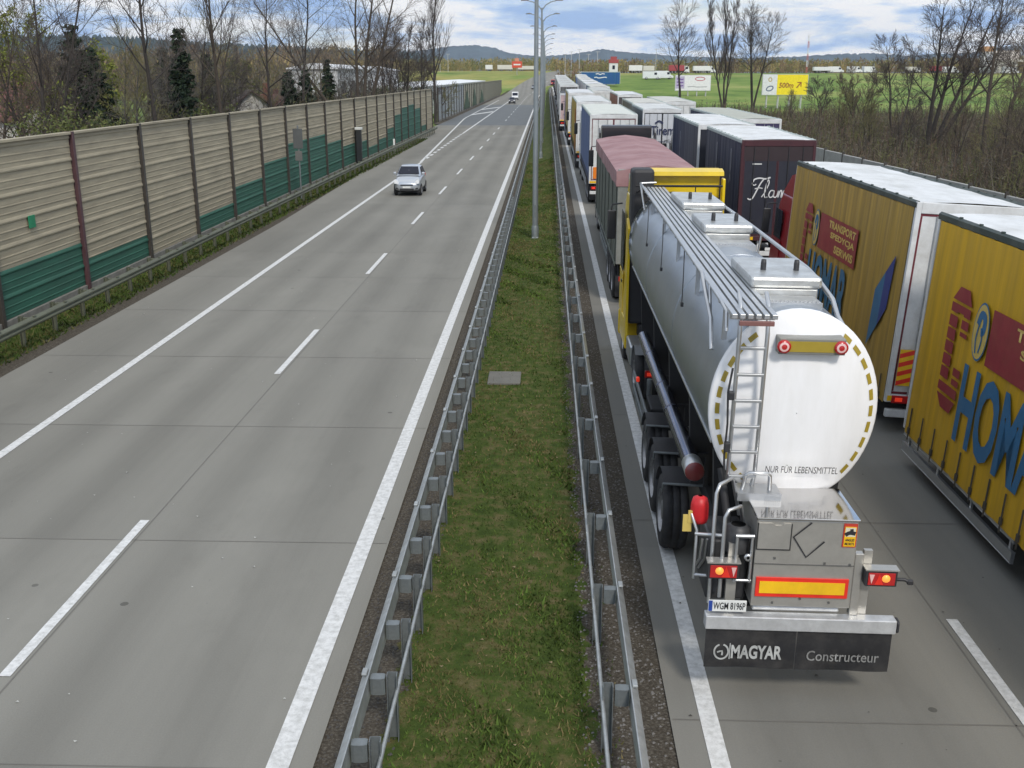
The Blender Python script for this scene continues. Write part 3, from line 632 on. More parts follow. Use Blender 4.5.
def make_trailer(label, x, y, L, wd=2.56, ht=5.0, side=None, roof=None, rear='doors', rearm=None, rz=0., rx=None, group='trucks queueing on the right carriageway', name='semi_trailer', cat='trailer', axles=3, floor=1.42, hw=True, detail=True, seal=None, edge=None, ays=None, guard=None, gz_=0., wr=.60, lockm=None):
    """origin: rear centre on the road; +y is forward"""
    side = side or M('curtain_grey', (.3, .31, .32)); roof = roof or (roofw if y < 60 else rv[int(y * 7) % 4]); rearm = rearm or steelw
    guard = guard or ((4.6 if axles == 3 else 2.9), L - 1.2)
    z = zrf(y); pit = math.atan(.011) if (rx is None and y > 30) else (rx or 0)
    t = thing(name, label, cat, (x, y, z), rz, group, pit); h = wd / 2
    # roof sheet, slightly cambered, with side rails
    q = MB(); n = 12; m_ = 6; vs = []
    for j in range(n + 1):
        yy = .03 + (L - .06) * j / n
        for i in range(m_ + 1):
            u = -1 + 2 * i / m_; vs.append((u * (h - .04), yy, ht - .05 + .05 * (1 - u * u) - .012 * (j % 2)))
    q.add(vs, [(j * (m_ + 1) + i, j * (m_ + 1) + i + 1, (j + 1) * (m_ + 1) + i + 1, (j + 1) * (m_ + 1) + i) for j in range(n) for i in range(m_)], 0, True)
    q.build('roof', roof, t)
    em = edge or M('roof_edge', (.42, .47, .44), .6)
    for s in (-1, 1):
        q = MB(); q.prism([(s * (h - .10), ht - .06), (s * (h - .04), ht - .01), (s * (h + .005), ht - .05), (s * (h + .005), ht - .15), (s * (h - .05), ht - .15)], 'y', 0, L); 
        if detail:
            for k in range(int(L / .9)): q.box(s * (h - .04) - .025, s * (h - .04) + .025, .5 + .9 * k, .56 + .9 * k, ht - .03, ht + .008)
        q.build('roof_rail', em, t)
        # curtain: shallow vertical waves
        q = MB(); nn = int(L / .16); vs = []
        for j in range(nn + 1):
            yy = .10 + (L - .2) * j / nn; wv = .022 * math.sin(j * 1.7) * math.sin(j * .37 + s) + .012 * ((j % 4) == 0)
            for zz in (floor - .25, floor - .02, (floor + ht) / 2, ht - .16): vs.append((s * (h - .005 + wv * (1 if zz > floor else .6)), yy, zz))
        q.add(vs, [(j * 4 + i, (j + 1) * 4 + i, (j + 1) * 4 + i + 1, j * 4 + i + 1) for j in range(nn) for i in range(3)], 0, True)
        if detail:
            for k in range(int(L / .62)):
                yy = .4 + .62 * k; a_ = sorted((s * (h + .02), s * (h + .032))); q.box(a_[0], a_[1], yy - .02, yy + .02, floor - .33, floor + .32, 1)
                a_ = sorted((s * (h + .012), s * (h + .045))); q.box(a_[0], a_[1], yy - .035, yy + .035, floor - .2, floor - .08, 1)
        q.build('side_curtain', [side, M('strap_dark', (.07, .06, .045), .7)], t)
        # underride side guard
        q = MB(); q.box(s * (h - .06), s * (h - .02), guard[0], guard[1], .62 + gz_, .80 + gz_, bev=.01); q.box(s * (h - .06), s * (h - .02), guard[0], guard[1], .95 + gz_, 1.03 + gz_, bev=.01)
        for yy in np.linspace(guard[0] + .2, guard[1] - .2, 4): q.box(s * (h - .10), s * (h - .061), yy - .03, yy + .03, .62 + gz_, floor - .25)
        q.build('side_guard', alu, t)
    q = MB(); q.box(-h, h, L - .08, L, floor - .2, ht - .04, bev=.02); q.build('front_wall', steelw, t)
    q = MB(); q.box(-h + .02, h - .02, .02, L - .09, floor - .16, floor - .02)
    for s in (-1, 1): q.box(s * .55 - .07, s * .55 + .07, .3, L - 1.0, min(.95, floor - .42), floor - .161)
    q.box(-.9, .9, L - 4.6, L - 3.4, .40, min(.94, floor - .43), bev=.04); q.build('chassis', dark, t)
    # rear frame and doors
    q = MB(); fw = .11
    for s in (-1, 1): q.box(s * h - (fw if s > 0 else 0), s * h + (0 if s > 0 else fw), -.02, .09, floor - .2, ht - .03, bev=.012)
    q.box(-h + fw, h - fw, -.02, .09, ht - .26, ht - .03, bev=.012); q.box(-h + fw, h - fw, -.02, .09, floor - .2, floor - .02, bev=.012)
    fr = q.build('rear_frame', edge if rear == 'dark' else steelw, t)
    if detail and rear != 'open':
        for s in (-1, 1):
            q = MB(); a0, a1 = (-h + fw + .006, -.006) if s < 0 else (.006, h - fw - .006); q.box(a0, a1, .012, .06, floor - .015, ht - .27, bev=.01)
            d = q.build('rear_door', rearm, t)
            for xx in (a0 + (a1 - a0) * .3, a0 + (a1 - a0) * .72):
                q = MB(); q.tube([(xx, -.015, floor - .1), (xx, -.015, ht - .3)], .017, 6); q.box(xx - .03, xx + .14, -.035, -.01, floor + .55, floor + .60); q.build('lock_bar', lockm or galv, d)
            if seal:
                q = MB()
                for zz in (floor - .01, ht - .31): q.box(a0, a1, .004, .011, zz, zz + .05)
                for xx in (a0, a1 - .04): q.box(xx, xx + .04, .003, .0105, floor + .05, ht - .315)
                q.build('seal', seal, d)
    lo = (floor - 1.42) * .55
    q = MB(); q.box(-h + .06, h - .06, .0, .12, .62 + lo, .80 + lo, bev=.02)
    for s in (-1, 1): q.box(s * .5 - .05, s * .5 + .05, .13, .30, .66 + lo, floor - .2)
    q.build('bumper', steelw if rear != 'dark' else dark, t)
    for s in (-1, 1):
        tail_lamp(t, s * (h - .38), .0, .98 + lo * .8, .5, .17)
        q = MB(); q.box(s * (h - .36) - .3, s * (h - .36) + .3, .55, .56, .22, .95); q.build('mudflap', plast, t)
        q = MB(); q.box(s * (h - .34) - .3, s * (h - .34) + .3, -.028, -.021, floor - .17, floor - .05); q.build('marker_plate', refy, fr)
    q = MB(); q.box(-.26, .26, -.012, -.001, .83 + lo, .95 + lo); q.build('number_plate', platew, t)
    for ya in (ays or [1.7 + 1.36 * k for k in range(axles)]):
        for s in (-1, 1): add_wheel(t, s * (h - .19), ya, wr, .36)
    return t
def side_frame(h, side=-1):
    """plane of the left side: origin helper -> (O(y,z), U reading direction, V)"""
    return (lambda y, z: (-h - .012, y, z)), (0, -1, 0), (0, 0, 1)

def make_tractor(label, x, y, paint, rz=0., ht=4.6, deflector=None, wd=2.5, group='trucks queueing on the right carriageway', fairing=True, name='truck_tractor', chassis=True, cat='truck', ftop=.12):
    """origin: back of the cab on the road; cab y 0..2.25; +y forward"""
    t = thing(name, label, cat, (x, y, zrf(y)), rz, group, math.atan(.011) if y > 30 else 0); h = wd / 2
    deflector = deflector or paint
    zc = ht - .75
    q = MB(); pr = [(0, 1.15), (0, zc), (1.75, zc), (2.02, zc - .25), (2.25, 2.35), (2.3, 1.15)]
    vs = []; 
    for s in (-1, 1):
        for (yy, zz) in pr: vs.append((s * (h - (.10 if zz > zc - .3 else .0)), yy, zz))
    n = len(pr); q.add(vs, [(i, (i + 1) % n, n + (i + 1) % n, n + i) for i in range(n)] + [tuple(range(n))[::-1], tuple(range(n, 2 * n))])
    cab = q.build('cab', paint, t)
    md = cab.modifiers.new('bevel', 'BEVEL'); md.width = .07; md.segments = 3
    q = MB(); q.prism([(.0, zc + .004), (.0, ht - .05), (.25, ht), (.9, ht - .12), (1.85, zc + .004)], 'x', -h + .12, h - .12); d = q.build('roof_deflector', deflector, t)
    md = d.modifiers.new('bevel', 'BEVEL'); md.width = .08; md.segments = 3
    q = MB(); q.quad((-h + .14, 2.075, zc - .32), (h - .14, 2.075, zc - .32), (h - .10, 2.262, 2.42), (-h + .10, 2.262, 2.42)); q.build('windscreen', glass, t)
    for s in (-1, 1):
        q = MB(); q.box(s * (h + .004) - .006, s * (h + .004) + .006, 1.0, 1.95, 2.4, zc - .5, bev=.004); q.build('side_window', glass, t)
        q = MB(); q.box(s * (h + .005) - .008, s * (h + .005) + .008, .9, 2.05, 1.2, 2.35, bev=.006); dr = q.build('door', paint, t)
        q = MB(); q.box(s * (h + .03) - .015, s * (h + .03) + .015, .98, 1.16, 2.1, 2.16); q.build('handle', plast, dr)
        q = MB(); q.tube([(s * h, 1.95, zc - .35), (s * (h + .28), 2.05, zc - .4), (s * (h + .3), 2.05, zc - .55)], .025, 6); q.box(s * (h + .28) - .12, s * (h + .28) + .12, 2.0, 2.1, zc - 1.35, zc - .55, bev=.03); q.build('mirror', plast, t)
        if fairing:
            q = MB(); q.prism([(-.7, 1.0), (-.62, ht - ftop - .2), (-.02, ht - ftop), (-.02, 1.0)], 'x', s * h - .03, s * h + .03); q.build('side_fairing', paint, t)
        q = MB(); q.box(s * (h - .3) - .2, s * (h - .3) + .2, 2.31, 2.34, .85, 1.05, bev=.01); q.build('headlight', M('lamp_clear', (.8, .82, .85), .1), t)
        q = MB(); q.box(s * (h - .22) - .22, s * (h - .22) + .22, -1.9, -.72, .55, 1.05, bev=.05); q.build('fuel_tank', alu, t)
        add_wheel(t, s * (h - .2), .9, .60, .34)
        q = MB(); q.box(s * (h - .18) - .2, s * (h - .18) + .2, .25, 1.55, 1.21, 1.30, bev=.03); q.build('wheel_arch', paint, t)
        if chassis:
            add_wheel(t, s * (h - .32), -2.85, .60, .56)
            q = MB(); vs = [];  k_ = 10
            for i in range(k_ + 1):
                a = R(-5 + 130 * i / k_)
                for xx in (h - .62, h - .02): vs.append((s * xx, -2.85 + math.cos(a) * .70, .62 + math.sin(a) * .68))
            q.add(vs, [(2 * i, 2 * i + 1, 2 * i + 3, 2 * i + 2) for i in range(k_)], 0, True); q.build('mudguard', M('mudguard_grey', (.16, .165, .17), .5), t)
            tail_lamp(t, s * .85, -3.95, .92, .34, .16)
    q = MB(); q.box(-h + .02, h - .02, .1, 2.2, .45, 1.149, bev=.05); q.box(-h, h, 2.2, 2.38, .35, 1.1, bev=.06); q.build('bumper', paint, t)
    if chassis:
        q = MB()
        for s in (-1, 1): q.box(s * .42 - .05, s * .42 + .05, -3.9, 0, .82, 1.06)
        q.box(-.5, .5, -3.2, -2.3, 1.061, 1.2, bev=.04); q.box(-.9, .9, -.7, -.1, .9, 1.3, bev=.05); q.box(-1, 1, -3.95, -3.9, .75, 1.0); q.build('chassis', dark, t)
    return t

# ================================================================== the food tanker (nearest vehicle)
def make_tanker():
    t = thing('tanker_trailer', 'shiny steel food tanker trailer with a white round end, nearest in the queue', 'tanker', (3.05, 11.35, 0), 0, 'trucks queueing on the right carriageway', 0, R(.9))
    steel = mat('tank_steel', (.41, .45, .50), .32, .93, var=.10, scale=1.4, stretch=(1, 1.0, 1), dirt=(.40, .42, .43), dscale=2.2, damt=.6, bump=.05, bscale=1.6)
    cabst = mat('cabinet_steel', (.50, .485, .45), .30, .6, var=.05, scale=2, dirt=(.30, .29, .27), dscale=3, damt=.4, bump=.05, bscale=2)
    topst = mat('polished_top', (.62, .61, .60), .09, 1.0, var=.05, scale=2)
    white = mat('tank_white', (.86, .86, .87), .35, var=.02, scale=1, stretch=(3, 1, .6), dirt=(.66, .65, .62), dscale=1.6, damt=.3, coat=.2)
    boxst = mat('lid_steel', (.62, .63, .62), .4, .8, var=.15, scale=4, dirt=(.38, .37, .34), dscale=3, damt=.7)
    A, B, ZC, Y0, Y1, n = 1.03, 1.245, 3.515, 1.15, 14.45, 56
    def ring(y, k, dz=0.): return [(A * k * math.sin(2 * math.pi * i / n), y, ZC + dz + B * k * math.cos(2 * math.pi * i / n)) for i in range(n)]
    def loft(rings):
        vs = [p for r in rings for p in r]; return vs, [(j * n + i, j * n + (i + 1) % n, (j + 1) * n + (i + 1) % n, (j + 1) * n + i) for j in range(len(rings) - 1) for i in range(n)]
    rs = [ring(Y0 + .02, 1.0)]
    y = Y0 + .5
    while y < Y1 - .6:
        rs += [ring(y, 1.0), ring(y + 1.2, 1.0)]; y += 1.3
    rs += [ring(Y1 - .45, 1.0), ring(Y1 - .15, .97), ring(Y1 + .05, .86), ring(Y1 + .17, .6), ring(Y1 + .2, .02)]
    q = MB(); q.add(*loft(rs), 0, True)
    tank = q.build('tank', steel, t)
    for yy in (5.2, 9.8):
        q = MB(); q.add(*loft([ring(yy, 1.001), ring(yy, 1.006), ring(yy + .05, 1.006), ring(yy + .05, 1.001)]), 0, True); q.build('band', steel, tank)
    def dish(k): return Y0 - .05 - .20 * (1 - k ** 2.6)
    q = MB(); q.add(*loft([ring(Y0 + .03, 1.012), ring(Y0 - .03, 1.014), ring(Y0 - .05, 1.0)] + [ring(dish(k), k) for k in (.985, .95, .9, .8, .65, .45, .25, .08, .005)]), 0, True)
    end = q.build('tank_end', white, t)
    for i in range(34):
        a0 = 2 * math.pi * (i + .14) / 34; a1 = 2 * math.pi * (i + .80) / 34; ang = math.degrees((a0 + a1) / 2) % 360
        if ang < 32 or ang > 328 or 140 < ang < 212: continue
        vs = []
        for j in range(5):
            a = a0 + (a1 - a0) * j / 4
            for k in (.945, .895): vs.append((A * k * math.sin(a), dish(k) - .006, ZC + B * k * math.cos(a)))
        q = MB(); q.add(vs, [(2 * j, 2 * j + 1, 2 * j + 3, 2 * j + 2) for j in range(4)], 0, True); q.build('reflective_strip', M('refl_amber', (.34, .25, .03), .4), end)
    dy = dish(.6) - .03
    q = MB(); q.box(-.31, .49, dy - .10, dy + .15, 4.28, 4.48, bev=.012); lb = q.build('light_bar', M('bar_grey', (.20, .20, .18), .4), t)
    q = MB(); q.box(-.20, .38, dy - .108, dy - .10, 4.315, 4.445); q.build('reflector', M('refl_amber', (.42, .30, .02), .4), lb)
    for x in (-.25, .43):
        q = MB(); q.lathe([(.082, 0), (.082, -.03), (.05, -.035)], (x, dy - .10, 4.38), 'y', 20); rl = q.build('round_light', lred, lb)
        q = MB(); q.lathe([(.058, -.036), (.034, -.042)], (x, dy - .10, 4.38), 'y', 20); q.build('lens_ring', M('lens_pale', (.75, .5, .48), .3), rl)
        q = MB(); q.lathe([(.034, -.040), (.001, -.046)], (x, dy - .10, 4.38), 'y', 20); q.build('lens', lred, rl)
    text_part('NUR FÜR LEBENSMITTEL', (-.32, dish(.55) - .035, 2.73), (1, 0, 0), (0, -.20, .98), .90, .12, ink, end, bold=.0)
    # ladder
    q = MB()
    for x in (-.80, -.47):
        q.tube([(x, .95, 2.50), (x, .80, 2.75), (x, .76, 4.55), (x, .82, 4.86), (x + .02, 1.1, 4.97)], .027, 8)
    lad = q.build('ladder', alu, t)
    for z in (2.72, 3.04, 3.37, 3.70, 4.03, 4.36, 4.66):
        q = MB(); q.box(-.80, -.47, .745, .795, z - .018, z + .018, bev=.006); q.build('rung', alu, lad)
    q = MB(); q.tube([(-.84, .80, 4.1), (-.88, .78, 3.8), (-.86, .76, 3.4), (-.87, .76, 3.0), (-.84, .8, 2.6)], .014, 6); q.box(-.88, -.81, .71, .80, 3.05, 3.17, bev=.01); q.box(-.88, -.81, .71, .80, 3.72, 3.82, bev=.01); q.build('cable', plast, t)
    # walkway along the top left
    q = MB(); x0, x1, zt = -.90, -.44, 4.83
    for i in range(6):
        x = x0 + (x1 - x0) * i / 5; q.box(x - .032, x + .032, .35, 14.6, zt - .02, zt + .035, bev=.006)
    for yy in np.arange(.5, 14.7, .9): q.box(x0 - .03, x1 + .03, yy, yy + .06, zt - .06, zt - .021)
    for yy in (1.4, 4.2, 7.0, 9.8, 12.6): 
        q.prism([(yy, 4.3), (yy + .06, 4.3), (yy + .06, zt - .06), (yy, zt - .06)], 'x', -.86, -.80); q.prism([(yy, 4.45), (yy + .06, 4.45), (yy + .06, zt - .06), (yy, zt - .06)], 'x', -.52, -.46)
    wk = q.build('walkway', alu, t)
    q = MB(); q.tube([(-.99, 14.7, 4.93), (-.99, 9.0, 4.93), (-1.0, 2.6, 4.93), (-1.0, 2.55, 4.90), (-1.0, 1.5, 4.55), (-1.0, 1.3, 4.2)], .028, 8)
    q.tube([(-.99, 14.7, 4.93), (-.60, 14.75, 4.95)], .028, 8); q.tube([(-.99, 14.7, 4.93), (-.97, 13.2, 4.45)], .025, 8)
    for yy in (4.3, 6.4, 8.5, 10.6, 12.7): q.tube([(-.99, yy, 4.93), (-.92, yy, 4.80)], .018, 6)
    q.tube([(-.96, 2.6, 4.88), (-.95, 1.2, 4.86), (-.94, .7, 4.82), (-.94, .62, 4.6)], .022, 8); q.tube([(-.97, 2.0, 4.87), (-.98, 1.6, 4.4)], .02, 6)
    hr_ = q.build('handrail', alu, wk)
    for me in (wk.data, hr_.data):
        for v in me.vertices: v.co.x += .017 * (v.co.y - .3) - .05
    q = MB(); q.box(-.90, -.50, .30, .345, 4.74, 4.795, bev=.006); q.build('end_plate', M('plate_dullred', (.20, .09, .08), .5), wk)
    for yy in (4.6, 7.6, 10.4):
        q = MB(); q.tube([(-.99, yy, 4.9), (-1.01, yy - .2, 4.5), (-1.03, yy - .35, 4.16)], .009, 5); q.box(-1.05, -1.01, yy - .41, yy - .345, 4.11, 4.17); q.build('drain_hose', plast, wk)
    # top boxes with twin black knobs, and cross plates
    for (ya, yb, xa, xb) in ((10.1, 12.1, -.31, .49), (6.85, 8.4, -.34, .44), (1.98, 3.45, -.44, .40)):
        q = MB(); q.box(xa, xb, ya, yb, 4.60, 4.86, bev=.02); q.box(xa - .04, xb + .04, ya - .04, yb + .04, 4.862, 5.01, bev=.04); lid = q.build('manlid_box', boxst, t)
        for k in (.26, .78):
            q = MB(); x = xa + (xb - xa) * k; yk = ya + (yb - ya) * .34; q.lathe([(.038, 0), (.038, .09), (.032, .14), (.0, .145)], (x, yk, 5.008), 'z', 12); q.build('knob', plast, lid)
    for (ya, yb, xa, xb) in ((1.50, 1.93, -.40, .34), (6.1, 6.7, -.34, .40), (9.35, 9.85, -.32, .46)):
        q = MB(); q.box(xa, xb, ya, yb, 4.74, 4.775, bev=.008)
        for k in range(14): q.box(xa + .02 + (xb - xa - .04) * k / 14, xa + .05 + (xb - xa - .04) * k / 14, ya + .01, ya + .04, 4.7755, 4.79)
        q.box(xa, xb, ya - .025, ya, 4.68, 4.776); q.build('step_plate', alu, t)
    q = MB(); q.tube([(.56, 12.4, 4.90), (.55, 7.5, 4.93), (.52, 3.1, 4.93), (.50, 2.4, 4.90), (.55, 1.8, 4.76), (.56, 1.55, 4.60), (.70, 1.32, 4.34), (.90, 1.25, 3.95)], .032, 8)
    for yy in (3.3, 6.4, 9.3, 12.0): q.tube([(.54, yy, 4.92), (.50, yy, 4.60)], .02, 6)
    q.build('top_rail', alu, t)
    # lower side rails
    for s in (-1, 1):
        q = MB(); q.box(s * .955 - .012, s * .955 + .012, Y0 + .1, Y1 - .5, 2.98, 3.02, bev=.006); q.build('side_strip', alu, t)
    # rear cabinet
    q = MB(); q.box(-.54, .66, .10, 1.05, 1.30, 2.44, bev=.015); cabn = q.build('rear_cabinet', cabst, t)
    q = MB(); q.box(-.55, .67, .075, 1.06, 2.441, 2.475, bev=.008); q.build('cabinet_top', topst, cabn)
    q = MB()
    for a in ((-.53, .65, 1.868, 1.876),): q.box(a[0], a[1], .085, .099, a[2], a[3])
    for (x, z) in ((-.30, 1.95), (.30, 1.90), (.60, 1.89), (-.28, 1.36), (.4, 1.38), (.05, 1.42)): q.box(x - .012, x + .012, .08, .099, z - .012, z + .012, bev=.003)
    q.build('panel_seam', M('seam_dark', (.10, .10, .095), .5), cabn)
    q = MB(); q.prism([(-.52, 2.07), (-.14, 2.07), (-.14, 2.40), (-.22, 2.40), (-.26, 2.375), (-.33, 2.375), (-.36, 2.40), (-.52, 2.40)], 'y', .085, .098); h_ = q.build('hatch', cabst, cabn)
    q = MB()
    for a in ((-.535, -.125, 2.055, 2.069), (-.139, -.125, 2.07, 2.40), (-.535, -.521, 2.07, 2.40)): q.box(a[0], a[1], .084, .099, a[2], a[3])
    q.build('hatch_edge', M('seam_black', (.03, .03, .03), .5), h_)
    q = MB(); O_ = (0, .094, 0)
    ribbon(q, [(.10, 2.42), (-.10, 2.23), (.07, 1.97), (.27, 2.18)], .022, O_, (1, 0, 0), (0, 0, 1), .004, 0, 1); q.build('placard_frame', plast, cabn)
    q = MB(); q.box(.48, .64, .086, .098, 2.12, 2.42); st = q.build('warning_sticker', M('sticker_red', (.55, .05, .03), .4), cabn)
    q = MB(); q.box(.493, .627, .080, .0855, 2.133, 2.385, 0); q.box(.50, .62, .077, .0798, 2.26, 2.375, 1)
    ribbon(q, [(.50, 2.28), (.55, 2.31), (.62, 2.30)], .05, (0, .0765, 0), (1, 0, 0), (0, 0, 1), .001, 2, 3); ribbon(q, [(.57, 2.36), (.575, 2.32)], .04, (0, .076, 0), (1, 0, 0), (0, 0, 1), .001, 2, 2); q.build('sticker_print', [refy, M('sticker_pale', (.7, .66, .5), .5), ink], st)
    text_part('MORTS', (.505, .0795, 2.15), (1, 0, 0), (0, 0, 1), .11, .035, ink, st, bold=.02); text_part('ANGLES', (.505, .0795, 2.20), (1, 0, 0), (0, 0, 1), .11, .035, ink, st, bold=.02)
    q = MB(); q.box(-.50, .61, .078, .097, 1.44, 1.70, bev=.006); rb = q.build('reflector_board', refr, cabn)
    q = MB(); q.box(-.455, .565, .070, .0775, 1.492, 1.648); q.build('reflector_field', refy, rb)
    # bumper, flaps, plate
    q = MB(); q.box(-1.08, 1.22, .0, .16, 1.02, 1.20, bev=.012); q.box(-.50, .56, .165, .32, 1.205, 1.27, bev=.02); bp = q.build('bumper', mat('bumper_galv', (.62, .63, .64), .38, .45, var=.14, scale=5, dirt=(.38, .38, .37), dscale=6), t)
    q = MB(); q.box(1.222, 1.26, .005, .15, 1.03, 1.19, bev=.03); q.build('end_cap', plast, bp)
    flapm = mat('mudflap_rubber', (.017, .017, .019), .55, var=.25, scale=3, dirt=(.075, .07, .065), dscale=2, damt=.7)
    letm = mat('flap_letter', (.40, .41, .40), .6, var=.3, scale=6)
    for (xa, xb) in ((-1.06, .04), (.05, 1.19)):
        q = MB(); vs = []
        for i in range(9):
            for j in range(5):
                x = xa + (xb - xa) * i / 8; z = 1.015 - .53 * j / 4; vs.append((x, .04 + .012 * math.sin(i * 1.1 + j) * (j / 4), z))
        q.add(vs, [(i * 5 + j, i * 5 + j + 1, (i + 1) * 5 + j + 1, (i + 1) * 5 + j) for i in range(8) for j in range(4)], 0, True); fl = q.build('mudflap', flapm, t)
        if xa < 0:
            text_part('MAGYAR', (-.74, .02, .62), (1, 0, 0), (0, 0, 1), .62, .19, letm, fl, bold=.035)
            q = MB(); c_ = (-.86, .71); ribbon(q, [(c_[0] + .085 * math.cos(a), c_[1] + .10 * math.sin(a)) for a in np.linspace(1.9, 7.6, 14)], .022, (0, .02, 0), (1, 0, 0), (0, 0, 1), .004); ribbon(q, [(-.91, .70), (-.85, .72), (-.85, .66)], .022, (0, .02, 0), (1, 0, 0), (0, 0, 1), .004, 0, 2); ribbon(q, [(-.757, .83), (-.757, .61)], .012, (0, .02, 0), (1, 0, 0), (0, 0, 1), .004, 0, 1); q.build('emblem', letm, fl)
        else: text_part('Constructeur', (.18, .02, .62), (1, 0, 0), (0, 0, 1), .88, .14, M('flap_letter_worn', (.19, .19, .185), .7, var=.6, scale=4), fl, bold=.008)
    q = MB(); q.box(-1.06, -.60, .02, .035, 1.255, 1.405, bev=.004); pl = q.build('number_plate', platew, t)
    text_part('WGM 8196P', (-1.00, .019, 1.285), (1, 0, 0), (0, 0, 1), .385, .095, ink, pl, bold=.012)
    q = MB(); q.box(-1.055, -1.01, .015, .0195, 1.262, 1.40); q.build('country_band', M('plate_blue', (.02, .06, .3), .4), pl)
    # lamps on brackets
    for (xa, xb, zc) in ((-1.10, -.72, 1.79), (.78, 1.16, 1.75)):
        q = MB(); q.box(xa, xb, .02, .14, zc - .105, zc + .105, bev=.015); tlm = q.build('tail_light', plast, t); q = MB(); q.box(xa + .03, xb - .03, .008, .019, zc - .08, zc + .08, bev=.004); q.build('red_lens', lred, tlm)
        sg = 1 if xa < 0 else -1; cx = (xa + xb) / 2
        q = MB(); q.lathe([(.05, 0), (.045, -.012), (.002, -.02)], (cx - sg * .05, .007, zc + .01), 'y', 14); q.build('lens', lonA, tlm)
        q = MB(); q.prism([(cx + .03 * sg - .05, zc - .07), (cx + .03 * sg + .05, zc - .07), (cx + .03 * sg, zc + .07)], 'y', .002, .0075); q.build('triangle_reflector', refr, tlm)
        q = MB(); q.prism([(cx + sg * .09, zc + .06), (cx + sg * .15, zc + .06), (cx + sg * .12, zc - .06)], 'y', .002, .0075); q.build('clear_lens', M('lamp_pink', (.75, .45, .42), .25), tlm)
        q = MB(); q.box(xa - .01, xb + .01, .0, .15, zc + .108, zc + .125); q.box(xa + (0 if sg < 0 else .26), xa + (.10 if sg < 0 else .38), .16, .22, 1.2, zc + .3); q.build('lamp_bracket', cabst, t)
    q = MB(); q.box(.665, .77, .12, .22, 1.2, 2.02, bev=.01); q.build('bracket_post', cabst, t)
    q = MB(); q.tube([(1.16, .08, 1.72), (1.26, .06, 1.73), (1.32, .05, 1.70)], .022, 6); q.box(1.29, 1.36, .03, .08, 1.67, 1.73, bev=.01); q.build('side_marker', plast, t)
    # pipework rack on the left
    q = MB()
    q.tube([(-1.02, .25, 1.25), (-1.02, .25, 2.70), (-.98, .3, 2.79), (-.80, .5, 2.80), (-.76, .6, 2.7), (-.62, .8, 2.2)], .024, 8)
    q.tube([(-.92, .12, 1.4), (-.92, .12, 2.45), (-.88, .14, 2.53), (-.72, .25, 2.54), (-.58, .7, 2.1)], .024, 8)
    q.tube([(-1.20, .4, 1.5), (-1.20, .4, 2.15), (-1.26, .5, 2.32)], .02, 8); q.tube([(-1.22, .4, 2.1), (-.74, .3, 2.12)], .024, 8); q.tube([(-1.2, .4, 1.55), (-.72, .3, 1.57)], .02, 8)
    for x in (-1.12, -1.06): q.tube([(x, .9, 1.4), (x, .5, 1.72), (x, .42, 2.02)], .018, 6)
    q.tube([(-.76, .1, 1.62), (-.76, .1, 2.22)], .02, 6); q.tube([(-.58, .1, 1.62), (-.58, .1, 2.22)], .02, 6); q.tube([(-.78, .1, 2.22), (-.56, .1, 2.22)], .026, 6); q.tube([(-.78, .1, 1.64), (-.56, .1, 1.64)], .02, 6)
    q.build('pipe_rack', alu, t)
    q = MB(); q.box(-1.05, -.56, .35, 1.1, 1.25, 2.05, bev=.03); q.lathe([(.15, .0), (.15, .3), (.09, .34)], (-.72, .3, 1.95), 'z', 16); q.tube([(-.95, .3, 1.4), (-.9, .28, 1.8), (-.7, .3, 1.9)], .05, 8); q.build('valve_box', mat('valve_dark', (.05, .05, .052), .5, .3, var=.4, scale=6), t)
    q = MB(); q.lathe([(.045, 0), (.045, -.03), (.02, -.03)], (-.62, .10, 1.95), 'y', 12); q.build('valve_knob', alu, t)
    q = MB(); q.lathe([(0.02, 0), (.10, .02), (.115, .08), (.11, .25), (.09, .33), (.03, .36)], (-1.16, .55, 2.18), 'z', 14); fx = q.build('red_cover', mat('cover_red', (.55, .015, .02), .45, var=.2, scale=6), t)
    q = MB(); q.box(-1.36, -1.25, .50, .52, 2.08, 2.30); q.box(-1.30, -1.22, .49, .51, 2.2, 2.36); q.build('yellow_tag', M('tag_yellow', (.62, .46, .12), .5), fx)
    q = MB(); q.box(-.70, -.16, .62, .96, 2.53, 2.56, bev=.006); q.box(-.70, -.16, .60, .62, 2.46, 2.56)
    for k in range(9): q.box(-.36 + .022 * k, -.350 + .022 * k, .595, .5995, 2.48, 2.54)
    q.tube([(-.62, .75, 2.55), (-.60, .70, 2.76), (-.56, .69, 2.80), (-.34, .69, 2.80), (-.30, .70, 2.76), (-.28, .75, 2.55)], .026, 8); q.build('rear_step', alu, t)
    q = MB(); q.tube([(-.86, .95, 2.75), (-.8, .6, 2.2), (-.74, .5, 1.9)], .05, 8); q.build('down_pipe', dark, t)
    # chassis, wheels, guards, hose tube
    q = MB()
    for s in (-1, 1): q.box(s * .48 - .06, s * .48 + .06, .5, 13.4, 1.08, 1.32)
    for yy in (1.6, 4.0, 6.8, 9.6, 12.6): q.prism([(-.75, 1.32), (.75, 1.32), (.85, 2.75), (.6, 2.75), (.45, 2.46), (-.45, 2.46), (-.6, 2.75), (-.85, 2.75)], 'y', yy, yy + .12)
    q.box(-.55, .55, 11.6, 13.3, 1.0, 1.25); q.build('chassis', dark, t)
